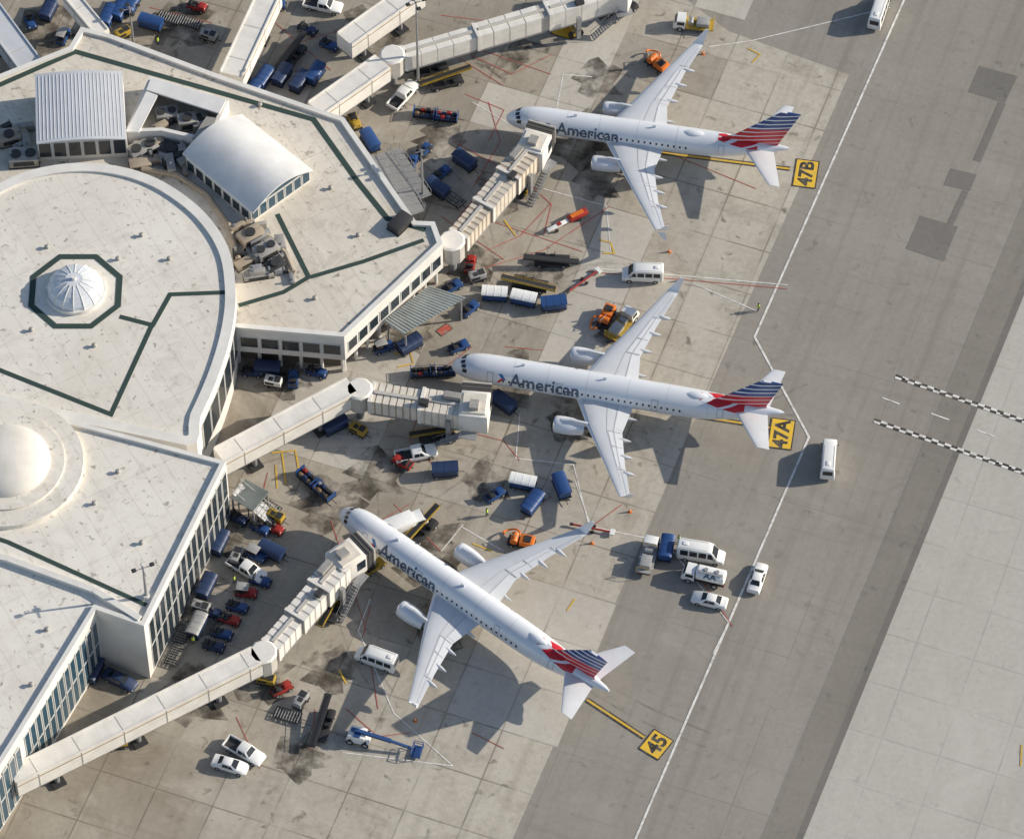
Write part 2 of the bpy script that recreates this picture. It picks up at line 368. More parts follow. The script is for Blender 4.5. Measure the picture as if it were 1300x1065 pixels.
# ------------------------------------------------------------------ terminal
def wins(root,A,B,z0,z1,n,mg,gap=.35,proud=.08,name='window',rows=1,mf=None):
    mf=mf or m_frame
    A=Vector(A[:2]);B=Vector(B[:2]);d=B-A;l=d.length;d.normalize();nn=Vector((d.y,-d.x));st=l/n;h=(z1-z0)/rows
    for rr in range(rows):
        for k in range(n):
            a=A+d*(st*k+gap/2);b=A+d*(st*(k+1)-gap/2);za=z0+h*rr+gap*.2;zb=z0+h*(rr+1)-gap*.2
            q=[(*(p+nn*o),z) for o in (-.05,proud) for p,z in ((a,za),(b,za),(b,zb),(a,zb))]
            mb=MB();fr=.1
            mb.loft([q[:4],q[4:]],mf,True,False)
            ia=a+d*fr;ib=b-d*fr
            inn=[(*(p+nn*proud),z) for p,z in((ia,za+fr),(ib,za+fr),(ib,zb-fr),(ia,zb-fr))]
            o4=q[4:]
            for e in range(4): mb.face([o4[e],o4[(e+1)%4],inn[(e+1)%4],inn[e]],mf)
            rec=[(p[0]-nn.x*.05,p[1]-nn.y*.05,p[2]) for p in inn]
            for e in range(4): mb.face([inn[e],inn[(e+1)%4],rec[(e+1)%4],rec[e]],mf)
            w=mb.build(name,root,world=True)
            g=MB().face([(p[0]+nn.x*.01,p[1]+nn.y*.01,p[2]) for p in rec],mg).build('pane',w);
            g.location=-root.location
def roofed(root,px,z,z0,mroof,pw=.7,ph=.45,wall=m_wall,name='wall',zw=None):
    pts=ccw([p.xy for p in PX(px,z)])
    MB().prism(pts,z0,z-.004,wall,mroof).build(name,root,world=True)
    MB().ring(pts,inset(pts,pw),z,z+ph,m_parapet).build('parapet',root,world=True)
    return pts
ZO=8.5;ZD=11.;ZL=12.
term=thing('terminal_building','cream roofed airport terminal with round skylight hall and green roof bands filling the left side','terminal',P(200,420,0))
OCT=[(-140,160),(0,97),(88,62),(103,37),(140,46),(280,98),(437,152),(528,283),(552,284),(562,312),(437,430),(297,418),(200,480),(-140,480)]
o2=ccw([p.xy for p in PX(OCT,ZO)])
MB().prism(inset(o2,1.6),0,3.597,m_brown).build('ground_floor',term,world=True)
roofed(term,OCT,ZO,3.6,m_roof)
for k in range(9):
    t=k/8;a=P(437,430,ZO).lerp(P(562,312,ZO),t*.94+.03);dd=(P(562,312,ZO)-P(437,430,ZO)).normalized();a=a+Vector((-dd.y,dd.x,0))*.8
    MB().tube((a.x,a.y,0),(a.x,a.y,3.6),.25,m_wall,8).build('column',term,world=True)
for k in range(6):
    a=P(297,418,ZO).lerp(P(437,430,ZO),k/5*.95+.02)+Vector((0,.8,0));MB().tube((a.x,a.y,0),(a.x,a.y,3.6),.25,m_wall,8).build('column',term,world=True)
wins(term,P(302,418.5,ZO),P(434,430,ZO),4.7,7.1,5,m_darkg,.3)
wins(term,P(440,427,ZO),P(560,314,ZO),4.7,7.1,9,m_darkg,.3)
DR=[(-105,370),(-95,325),(-60,275),(-10,240),(40,218),(97,209),(150,213),(200,229),(245,258),(275,290),(293,325),(299,365),(298,400),(290,440),(275,485),(255,530),(237,567),(95,537),(-105,490)]
def smoothpts(l,a,b,n=4):
    o=[]
    for i,p in enumerate(l):
        o.append(p)
        if a<=i<b:
            p0,p1,p2,p3=[Vector(l[max(0,min(len(l)-1,i+k))]) for k in(-1,0,1,2)]
            for s_ in range(1,n):
                t=s_/n;o.append(tuple(.5*((2*p1)+(p2-p0)*t+(2*p0-5*p1+4*p2-p3)*t*t+(3*p1-p0-3*p2+p3)*t**3)))
    return o
DR=smoothpts(DR,0,16)
roofed(term,DR,ZD,0,m_roof2,1.4,.35,name='hall_wall')
seg=[(299,380),(298,400),(290,440),(275,485),(255,530),(239,563)]
for a,b in zip(seg[::-1],seg[::-1][1:]):
    wins(term,P(*a,ZD),P(*b,ZD),3.2,9.4,2,m_darkg,.22,.12)
LB=[(95,537),(287,588),(183,797),(122,776),(25,935),(-60,1070),(-260,1070),(-260,480)]
roofed(term,LB,ZL,0,m_roof2,.6,.5,name='block_wall')
wins(term,P(187,788,ZL),P(286,592,ZL),.4,11.2,15,m_darkg,.24,.12,'window',2)
wins(term,P(28,930,ZL),P(121,779,ZL),.8,10.8,13,m_blueg,.3,.12,'window',2)
wins(term,P(-45,1050,ZL),P(24,939,ZL),.8,10.8,9,m_blueg,.3,.12,'window',2)
w_=PX([(-40,700),(10,712),(120,752),(178,788)],ZL)
for a,b in zip(w_,w_[1:]):
    dd=(b-a).normalized();nn=Vector((-dd.y,dd.x,0))*.4
    mb=MB().prism([(a+nn).xy,(a-nn).xy,(b-nn).xy,(b+nn).xy],ZL+.002,ZL+.7,m_parapet);mb.build('roof_step',term,world=True)
bz=[0]
def band(l,z,w=.8,closed=False):
    bz[0]+=1;mb=MB();strip(mb,PX(l,z),w,z+.02+.003*bz[0],m_green,closed);mb.build('roof_walkway',term,world=True)
band([(-60,132),(0,108),(96,66),(272,116),(398,152),(455,232),(492,278),(540,292)],ZO)
band([(352,272),(392,352),(360,371),(303,388)],ZO,.65);band([(394,352),(462,332),(538,305)],ZO,.65)
band([(152,402),(194,413),(216,374),(296,371)],ZD,.65);band([(192,415),(141,526),(0,470),(-60,446)],ZD,.65)
band([(-40,672),(10,688),(186,768)],ZL,.6)
def skylight(cx,cy,z,r,h,n,m,gr=None,ribs=True):
    c=P(cx,cy,z)
    if gr:
        pts=[(c.x+gr*math.cos(2*math.pi*(k+.5)/8),c.y+gr*math.sin(2*math.pi*(k+.5)/8)) for k in range(8)]
        mb=MB();strip(mb,[Vector(p) for p in pts],.8,z+.06,m_green,True);mb.build('roof_walkway',term,world=True)
    mb=MB();o=[(c.x+r*1.08*math.cos(2*math.pi*k/n),c.y+r*1.08*math.sin(2*math.pi*k/n)) for k in range(n)]
    mb.prism(o,z,z+.6,m_parapet);base=mb.build('skylight_curb',term,world=True)
    rings=[];H=6
    for i in range(H):
        a=i/H*math.pi/2*.97;rr=r*math.cos(a);zz=z+.6+h*math.sin(a)
        rings.append([(c.x+rr*math.cos(2*math.pi*k/n),c.y+rr*math.sin(2*math.pi*k/n),zz) for k in range(n)])
    mb=MB().loft(rings,m,False,True);o=mb.build('skylight_dome',term,world=True,smooth=12 if ribs else 60)
    if ribs:
        for k in range(n):
            mb=MB();mb.path([rings[i][k] for i in range(H)],.07,m_parapet,5)
            q=mb.build('rib',o);q.location=-term.location
    mb=MB().tube((c.x,c.y,z+.6+h*.93),(c.x,c.y,z+h+1.),.3,m_parapet,10);q=mb.build('finial',o);q.location=-term.location
skylight(96,370,ZD,3.75,2.2,16,m_dome,6.2)
c=P(10,592,ZL)
def disc(r,z0,z1,m,name,n=48):
    MB().prism([(c.x+r*math.cos(2*math.pi*k/n),c.y+r*math.sin(2*math.pi*k/n)) for k in range(n)],z0,z1,m).build(name,term,world=True)
disc(9.8,ZL+.003,ZL+.8,m_roof2,'dome_terrace');disc(7.4,ZL+.803,ZL+1.1,m_roof2,'dome_plinth')
rings=[]
for i in range(10):
    a=i/10*math.pi/2;rings.append([(c.x+5.6*math.cos(a)*math.cos(2*math.pi*k/48),c.y+5.6*math.cos(a)*math.sin(2*math.pi*k/48),ZL+1.1+2.5*math.sin(a)) for k in range(48)])
dm=MB().loft(rings,m_domew,False,True).build('dome',term,world=True,smooth=50)
def quadbox(px,z1): return [Vector((*p.xy,0)) for p in PX(px,z1)]
pv=thing('rooftop_pavilion','grey ribbed metal roofed rooftop pavilion with dark windows at upper left','pavilion',(*P(100,150,ZO).xy,ZO))
q=quadbox([(46,178),(160,172),(155,93),(44,97)],13.)
MB().prism([p.xy for p in q],ZO,12.6,m_wall).build('wall',pv,world=True)
rg=[];n=12
for i in range(n+1):
    t=i/n;a=q[0].lerp(q[1],t);b=q[3].lerp(q[2],t);out=(a-b).normalized()*.5;h=12.6+.5*math.sin(math.pi*t)
    rg.append([(*(a+out).xy,h),(*(b-out).xy,h),(*(b-out).xy,h+.18),(*(a+out).xy,h+.18)])
rf=MB().loft(rg,m_metalroof).build('roof',pv,world=True,smooth=15)
for i in range(1,24):
    t=i/24;a=q[0].lerp(q[1],t);b=q[3].lerp(q[2],t);h=12.78+.5*math.sin(math.pi*t)
    o=MB().tube((*a.xy,h+.0),(*b.xy,h+.0),.06,m_metalroof,5).build('seam',rf);o.location=-pv.location
wins(pv,q[0],q[1],9.1,12.3,6,m_darkg,.22)
bv=thing('barrel_vault_hall','white barrel vaulted rooftop hall with blue arched end windows','hall',(*P(315,215,ZO).xy,ZO))
q=quadbox([(317,268),(393,214),(312,150),(236,200)],11.3)
MB().prism([p.xy for p in q],ZO,11.3,m_wall).build('wall',bv,world=True)
rg=[];n=20
for i in range(n+1):
    t=i/n;a=q[0].lerp(q[1],t);b=q[3].lerp(q[2],t);o_=(a-b).normalized()*.7;h=11.3+1.9*math.sin(math.pi*t)
    rg.append([(*(a+o_).xy,h),(*(b-o_).xy,h),(*(b-o_).xy,h+.22),(*(a+o_).xy,h+.22)])
brf=MB().loft(rg,m_barrel).build('roof',bv,world=True,smooth=40)
mb=MB();dd=(q[1]-q[0]).normalized();nn=Vector((dd.y,-dd.x,0))*.01
for i in range(n): 
    a=q[0].lerp(q[1],i/n);b=q[0].lerp(q[1],(i+1)/n)
    mb.face([(*(a+nn).xy,11.3),(*(b+nn).xy,11.3),(*(b+nn).xy,11.3+1.9*math.sin(math.pi*(i+1)/n)),(*(a+nn).xy,11.3+1.9*math.sin(math.pi*i/n))],m_blueg)
mb.build('arched_window',bv,world=True)
wins(bv,q[0],q[1],8.8,11.2,7,m_blueg,.2);wins(bv,q[3],q[0],8.9,11.1,7,m_darkg,.22)
yd=thing('mechanical_enclosure','white walled open rooftop machinery enclosure between ribbed pavilion and vaulted hall','enclosure',(*P(225,140,ZO).xy,ZO))
q=ccw([p.xy for p in PX([(158,168),(190,97),(290,127),(266,180),(205,166)],11.2)])
MB().ring(q,inset(q,.55),ZO,11.2,m_parapet).build('wall',yd,world=True)
MB().prism(inset(q,.56),ZO,ZO+.1,m_unit).build('floor',yd,world=True)
def slab(pxl,z,m,nm,par):
    MB().prism(ccw([p.xy for p in PX(pxl,z)]),z-.3,z,m).build(nm,par,world=True)
slab([(192,99),(287,127),(278,144),(186,114)],11.6,m_barrel,'roof_panel',yd);slab([(160,167),(186,116),(200,121),(176,168)],11.5,m_barrel,'roof_panel',yd);slab([(262,148),(275,150),(262,178),(244,176)],11.5,m_unit,'roof_panel',yd)
def hvac(px,py,rz,l,w,h,label,m=m_unit,fans=2,z=ZO,grp='rooftop air units'):
    t=thing('air_unit',label,'air conditioner',(*P(px,py,z+h/2).xy,z),rz,grp)
    MB().box(-l/2,l/2,-w/2,w/2,.12,h,m).build('housing',t,bevel=.05)
    MB().box(-l/2-.08,l/2+.08,-w/2-.08,w/2+.08,0,.118,m_dk).build('base_frame',t)
    for k in range(fans):
        x=(k-(fans-1)/2)*l/max(1,fans);MB().tube((x,0,h+.003),(x,0,h+.25),min(w,l/fans)*.36,m_dk,14).build('fan',t)
    MB().box(-l*.35,l*.35,-w/2-.04,-w/2-.001,h*.3,h*.8,m_dk).build('grille',t)
for a in ((212,146,.2,3,2,1.6,'grey air unit inside the white enclosure, left one',m_unit,2),(238,155,.2,2.6,2.,1.8,'grey air unit inside the white enclosure, right one',m_unit,1),
  (182,190,.5,4,2.2,1.5,'grey air unit by the lower end of the white enclosure',m_unit,2),(178,208,.2,3,1.8,1.2,'low tan duct box just above the round hall rim',m_duct,0),
  (218,192,-.4,3.4,2.2,1.4,'dark air unit left of the vaulted hall',m_dk,1),(30,200,.1,4,2.5,1.6,'grey air unit below the ribbed pavilion at the left edge',m_unit,2),(12,175,.3,3,2,1.5,'tan air unit at the left edge beside ribbed pavilion',m_duct,1),
  (318,300,.6,3.4,2,1.7,'tan air unit below the vaulted hall',m_duct,1),(338,318,.6,3.2,2.2,1.5,'grey air unit with two fans amid rooftop ducts',m_unit,2),(350,338,.6,2.6,1.8,1.3,'dark air unit next to the short green band',m_dk,1),
  (318,330,.6,4.6,1.2,1.,'long tan duct box beside the round hall',m_duct,0),(328,350,.2,4,1.,.8,'long grey duct box lowest in the duct cluster',m_unit,0)):
    hvac(*a)
rr=random.Random(5)
def clutter(x0,x1,y0,y1,n,label,grp,ok):
    k=0
    while k<n:
        x,y=rr.uniform(x0,x1),rr.uniform(y0,y1)
        if ((x-97)/212)**2+((y-372)/176)**2<1 or not ok(x,y): continue
        k+=1;t=thing('machinery_box',label,'machinery',(*P(x,y,ZO+.5).xy,ZO),.2+rr.choice((0,.4,1.57)),grp)
        l,w,h=rr.uniform(.8,3),rr.uniform(.5,1.3),rr.uniform(.4,1.6);m=rr.choice((m_unit,m_duct,m_dk,m_unit,m_steel))
        MB().box(-l/2,l/2,-w/2,w/2,.1,h,m).build('housing',t,bevel=.04);MB().box(-l/2+.1,l/2-.1,-w/2+.1,w/2-.1,0,.098,m_dk).build('skid',t)
        MB().tube((-l*.25,0,h+.002),(-l*.25,0,h+rr.uniform(.1,.7)),.16,m_steel,8).build('pipe',t)
clutter(165,248,178,222,24,'small machinery box in the clutter between the round hall and the vaulted hall','machinery between the halls',lambda x,y:x<250-(y-180)*.3)
clutter(300,372,278,352,26,'small machinery box in the duct cluster below the vaulted hall','machinery below the vaulted hall',lambda x,y:x<345+(y-278)*.4 and y>270+(x-300)*.3)
clutter(-5,44,160,222,12,'small machinery box at the left edge below the ribbed pavilion','machinery at the left roof edge',lambda x,y:True)
clutter(198,262,138,172,10,'small machinery box inside the white rooftop enclosure','machinery in the enclosure',lambda x,y:True)
def ducts(label,pl,r,m,z=ZO+.6):
    w=PX(pl,z);o=MB().path(w,r,m,8)
    for p in w:o.tube((p.x,p.y,ZO),(p.x,p.y,z),.12,m_dk,6)
    t=thing('roof_duct',label,'duct',(*w[0].xy,ZO),0,'rooftop ducts');o.build('pipe',t,world=True)
ducts('tan duct line curving along the round hall rim',[(180,214),(225,222),(262,246),(290,285),(303,330)],.4,m_duct)
ducts('grey duct from the enclosure toward the vaulted hall',[(196,178),(225,185),(240,205)],.35,m_unit)
ducts('tan duct joining the air units under the vaulted hall',[(300,285),(330,290),(362,322),(372,345)],.38,m_duct)
ducts('short grey duct at the left edge of the roof',[(0,165),(30,178),(50,205)],.4,m_unit)
def hatch(px,py,z,label,s=.9):
    t=thing('roof_vent',label,'vent',(*P(px,py,z).xy,z),.4,'roof vents')
    MB().tube((0,0,0),(0,0,.5*s),.25*s,m_unit,10).build('pipe',t);MB().tube((0,0,.5*s),(0,0,.7*s),.4*s,m_unit,10,.2*s).build('cap',t)
for i,(x,y,z) in enumerate(((60,315,ZD),(150,330,ZD),(180,300,ZD),(40,420,ZD),(215,330,ZD),(120,440,ZD),(420,240,ZO),(400,380,ZO),(330,135,ZO),(455,300,ZO),(120,640,ZL),(180,690,ZL),(150,600,ZL),(60,800,ZL),(40,870,ZL))):
    hatch(x,y,z,'small capped roof vent, '+['upper left of the hall roof','right of the octagon skylight','upper right of the octagon skylight','lower left of octagon skylight','on hall roof left of the rim','below the octagon skylight','on roof left of the long green band','near the south roof corner','above the vaulted hall','by the east end of the roof','right of the white dome','on the white block roof centre','near the top of the white block roof','on the lowest roof strip','lowest on the bottom roof'][i])
hvac(508,283,.9,3.2,2.,1.2,'dark roof hatch box at the east tip of the roof',m_dk,0)
# ------------------------------------------------------------------ jet bridges and walkways
def ribbed(mb,x0,x1,w,z0,z1,m,step=.95,m2=None,rw=.6):
    mb.box(x0,x1,-w/2,w/2,z0,z1,m)
    x=x0+.15
    while x<x1-rw:
        mb.box(x,x+rw,-w/2-.05,w/2+.05,z0+.1,z1+.05,m2 or m);x+=step
def walkway(label,a,b,w=2.9,z0=3.7,z1=6.5,m=m_jbw,cols=True,name='boarding_walkway'):
    A=P(*a,z1);B=P(*b,z1);l=(B.xy-A.xy).length;rz=math.atan2(B.y-A.y,B.x-A.x)
    t=thing(name,label,'walkway',(A.x,A.y,0),rz)
    mb=MB();mb.box(0,l,-w/2,w/2,z0,z1,m);mb.box(.02,l-.02,-w/2-.08,w/2+.08,z1-.5,z1-.35,m_jbt);
    k=3.
    while k<l-1: mb.box(k,k+.1,-w/2-.05,w/2+.05,z0+.05,z1+.03,m_jbg);k+=6.
    mb.build('passage',t)
    for s_ in(-1,1): MB().box(.1,l-.1,s_*(w/2-.12)-.1,s_*(w/2-.12)+.1,z1+.035,z1+.18,m).build('roof_edge',t)
    MB().box(0,l,-w/2+.1,w/2-.1,z0-.35,z0-.003,m_steel).build('floor_beam',t)
    if cols:
        nc=max(2,int(l/11))
        for i in range(nc):
            x=l*(i+.5)/nc;o=MB().tube((x,0,0),(x,0,z0-.35),.35,m_steel,10).build('column',t)
            MB().box(x-.9,x+.9,-.9,.9,0,.35,m_dk).build('footing',o)
    return t
def stairs(mb,p,dirv,side,z0,z1,w,m,n=12):
    d=Vector(dirv).normalized();q=Vector((-d.y,d.x,0));L=(z1-z0)*1.15;p=Vector(p)
    for k in range(n):
        c=p+d*(L*(k+.5)/n);z=z0+(z1-z0)*(n-k)/n
        pts=[c+d*a*.16+q*b*w/2 for a,b in((-1,-1),(1,-1),(1,1),(-1,1))]
        mb.prism([x.xy for x in pts],z-.06,z,m)
    for b in(-1,1):
        a0=p+q*b*w/2;a1=a0+d*L
        mb.tube((a0.x,a0.y,z1),(a1.x,a1.y,z0),.07,m,5);mb.tube((a0.x,a0.y,z1+1),(a1.x,a1.y,z0+1),.04,m,5)
        for k in range(4):
            e=a0.lerp(a1,k/3);zz=z1+(z0-z1)*k/3;mb.tube((e.x,e.y,zz),(e.x,e.y,zz+1),.03,m,5)
def jetbridge(label,a,b,cabdir,m=m_jb,m2=m_jbt,zf=3.6,nsec=3,drive=.78,stair=1,rotr=1.75,zr=6.6,w0=2.7,cl=3.0,step=.95,rw=.6,grow=.36):
    A=P(*a,zr);B=P(*b,zr);l=(B.xy-A.xy).length;rz=math.atan2(B.y-A.y,B.x-A.x)
    t=thing('jet_bridge',label,'jet bridge',(A.x,A.y,0),rz)
    MB().tube((0,0,zf-.5),(0,0,zr-.3),rotr,m_jbg,10).tube((0,0,zr-.3),(0,0,zr-.1),rotr+.1,m_jbw,10,rotr*.9).build('rotunda',t)
    MB().tube((0,0,0),(0,0,zf-.5),.6,m_steel,12).build('rotunda_column',t)
    x=rotr*.8;ln=(l-x-1.0)/nsec
    for k in range(nsec):
        w=w0+grow*k;h=.2*k;mb=MB();x1=x+ln
        ribbed(mb,x,x1,w,zf-.25-h*.5,zr-.55+h,m2 if k%2==0 else m_jbg,step,m,rw)
        o=mb.build('tunnel_section',t)
        MB().box(x+.05,x+.5,-w/2-.14,w/2+.14,zf-.2-h*.5,zr-.4+h,m_jbw).build('section_collar',o)
        MB().box(x+.6,x1-.3,-.25,.25,zr-.55+h+.055,zr-.55+h+.25,m_jbg).build('cable_tray',o)
        MB().box(x+.3,x1-.3,-w/2-.02,w/2+.02,zf-.55-h*.5,zf-.26-h*.5,m_steel).build('floor_beam',o)
        if k==nsec-1:
            MB().box(x1-3.6,x1-1.4,.4,1.3,zr-.55+h+.055,zr+.65,m_unit).build('roof_unit',o);MB().box(x1-6.6,x1-5.4,-1.2,-.4,zr-.55+h+.055,zr+.5,m_dk).build('roof_unit',o)
        x=x1
    wc=(w0+grow*(nsec-1))/2+.2
    cr=hd(*b,*cabdir)-rz;Mx=Matrix.Translation((x+.6,0,0))@Matrix.Rotation(cr,4,'Z')
    cab=MB().box(-1.9,cl,-wc,wc,zf-.5,zr+.15,m_jbw,Mx,.05,.05).build('cab',t,bevel=.12)
    MB().box(-1.5,cl-.5,-wc+.35,wc-.35,zr+.153,zr+.4,m_jbc,Mx,.1,.1).build('cab_roof',cab)
    MB().box(-1.0,.4,-.6,.6,zr+.403,zr+1.0,m_unit,Mx).build('roof_unit',cab)
    for i in range(5): MB().box(cl+.002+.28*i,cl+.26+.28*i,-wc+.05-.05*(i%2),wc-.05+.05*(i%2),zf-.3,zr+.2+.08*(i%2),m_bel if i<4 else m_jbg,Mx).build('bellows',cab)
    for s_ in(-1,1): MB().box(cl-1.6,cl-.3,s_*wc-.03,s_*wc+.03,zf+.8,zr-.5,m_darkg,Mx).build('cab_window',cab)
    xd=l*drive;mb=MB()
    for s_ in(-1,1): mb.box(xd-.3,xd+.3,s_*2.15-.25,s_*2.15+.25,.9,zf+1.6,m_steel)
    mb.box(xd-.35,xd+.35,-2.4,2.4,zf-1.1,zf-.8,m_steel);mb.box(xd-.5,xd+.5,-1.6,1.6,.55,1.0,YE);dc=mb.build('drive_column',t)
    for s_ in(-1,1):
        for e in(-.5,.5): MB().tube((xd+e,s_*1.2-.2,.62),(xd+e,s_*1.2+.2,.62),.62,RU,14).build('wheel',dc)
    if stair:
        mb=MB();mb.box(x-.6,x+1.4,stair*(wc+.7)-.6,stair*(wc+.7)+.6,zf-.2,zf-.08,m_steel);stairs(mb,(x-.6,stair*(wc+.8),0),(-1,0,0),1,0.,zf-.1,1.0,m_steel);mb.build('service_stair',t)
    return t
jetbridge('cream ribbed jet bridge leading to the 47B aircraft at upper centre',(574,304),(680,178),(12,-26),m_jb,m_jbt,nsec=3,stair=-1,w0=2.8,cl=2.0)
jetbridge('cream ribbed jet bridge serving the middle aircraft at stand 47A',(456,492),(606,516),(4,-30),m_jbc,m_jbt,nsec=2,stair=-1,w0=3.1,cl=2.4,step=.95,rw=.74,grow=.45)
jetbridge('white jet bridge serving the lowest aircraft at stand 45',(334,826),(440,702),(30,-20),m_jbw,m_jbg,nsec=3,stair=-1,w0=2.6,cl=2.2,step=1.2,rw=.9)
jetbridge('white jet bridge running to the top edge of the picture',(498,68),(792,-18),(10,-30),m_jbw,m_jbw,nsec=3,stair=-1,w0=2.2,step=2.4,rw=2.25,grow=.2)
walkway('long white enclosed walkway from the round hall to the 47A jet bridge',(278,578),(447,489))
walkway('long white enclosed walkway from the bottom edge to the stand 45 jet bridge',(15,985),(326,831))
walkway('white enclosed walkway from the terminal corner to the top jet bridge',(400,138),(486,78),3.2)
walkway('white enclosed walkway branching up toward the top edge above the belt loaders',(437,50),(530,-16),3.2)
walkway('white enclosed walkway rising from the roof edge to the top left of centre',(293,95),(343,-12),3.4,m=m_jbw)
walkway('narrow white walkway at the top left corner near the roof peak',(88,-8),(130,42),2.2,5.,7.2)
walkway('grey ribbed walkway at the left edge above the roof',(-15,10),(38,82),3.6,3.7,6.4,m_metalroof)
def canopy(label,px,z,m):
    q=[Vector((*p.xy,0)) for p in PX(px,z)];c=sum(q,Vector())/4
    t=thing('loading_canopy',label,'canopy',(c.x,c.y,0))
    n=40;rg=[]
    for i in range(n+1):
        a=q[0].lerp(q[1],i/n);b=q[3].lerp(q[2],i/n);h=z+.1*(i%2)-.01*i
        rg.append([(*a.xy,h),(*b.xy,h+.5),(*b.xy,h+.56),(*a.xy,h+.06)])
    MB().loft(rg,m).build('roof',t,world=True,smooth=5)
    for a in q:
        b=a.lerp(c,.12);MB().tube((b.x,b.y,0),(b.x,b.y,z-.45),.15,m_steel,8).build('post',t,world=True)
canopy('grey green corrugated canopy beside the terminal east wall',[(487,408),(545,361),(592,379),(512,428)],4.6,m_canopy)
canopy('small grey corrugated canopy near the lower left of the round hall',[(292,632),(312,606),(342,625),(322,652)],3.6,m_canopy)
def ramp(label,a,b,w,z0,z1,m=m_steel):
    A=P(*a,z0);B=P(*b,z1);l=(B.xy-A.xy).length;t=thing('steel_ramp',label,'ramp',(A.x,A.y,0),math.atan2(B.y-A.y,B.x-A.x))
    mb=MB();mb.loft([[(0,-w/2,z0-.15),(0,w/2,z0-.15),(0,w/2,z0),(0,-w/2,z0)],[(l,-w/2,z1-.15),(l,w/2,z1-.15),(l,w/2,z1),(l,-w/2,z1)]],m);
    k=.3
    while k<l: 
        z=z0+(z1-z0)*k/l;mb.box(k,k+.08,-w/2,w/2,z+.01,z+.06,m_unit);k+=.45
    mb.build('deck',t);mb=MB()
    for s_ in(-1,1):
        mb.tube((0,s_*w/2,z0+1),(l,s_*w/2,z1+1),.05,m,6)
        for k in range(9):
            x=l*k/8;z=z0+(z1-z0)*k/8;mb.tube((x,s_*w/2,z),(x,s_*w/2,z+1),.04,m,5)
    mb.build('railing',t)
    for k in range(4):
        for s_ in(-1,1):
            x=l*(k+.5)/4;z=z0+(z1-z0)*(k+.5)/4;MB().tube((x,s_*w*.4,0),(x,s_*w*.4,z-.15),.1,m,6).build('post',t)
ramp('grey steel service ramp along the upper right terminal wall',(482,195),(525,272),3.2,2.,4.5)
ramp('second grey steel ramp right of the terminal by the light pole',(500,190),(540,250),1.8,1.2,3.)
ramp('grey steel stair ramp below the round hall walkway',(350,662),(300,620),2.,.6,4.,)
def pole(label,px,py,h,zb=0,heads=4):
    t=thing('light_pole',label,'light pole',(*P(px,py,zb).xy,zb),.4)
    MB().tube((0,0,.6),(0,0,h),.22,m_steel,10,.11).build('mast',t);MB().tube((0,0,0),(0,0,.6),.45,m_wall,12).build('footing',t)
    MB().tube((-1.3,0,h-.3),(1.3,0,h-.3),.07,m_steel,6).tube((0,-1.,h-.7),(0,1.,h-.7),.07,m_steel,6).build('crossarm',t)
    for k in range(heads):
        x,y=[(-1.2,0),(1.2,0),(0,-.95),(0,.95)][k];z=h-.3 if k<2 else h-.7
        MB().box(x-.3,x+.3,y-.25,y+.25,z+.05,z+.3,m_dk).build('lamp_head',t,bevel=.04)
pole('tall grey floodlight pole beside the top jet bridge rotunda',531,108,18.)
pole('grey floodlight pole by the steel ramps right of the terminal',537,262,12.5)
pole('slim light pole standing on the white block roof',186,758,7.,ZL,2)
pole('slim light pole near the top edge by the blue carts',170,62,9.)
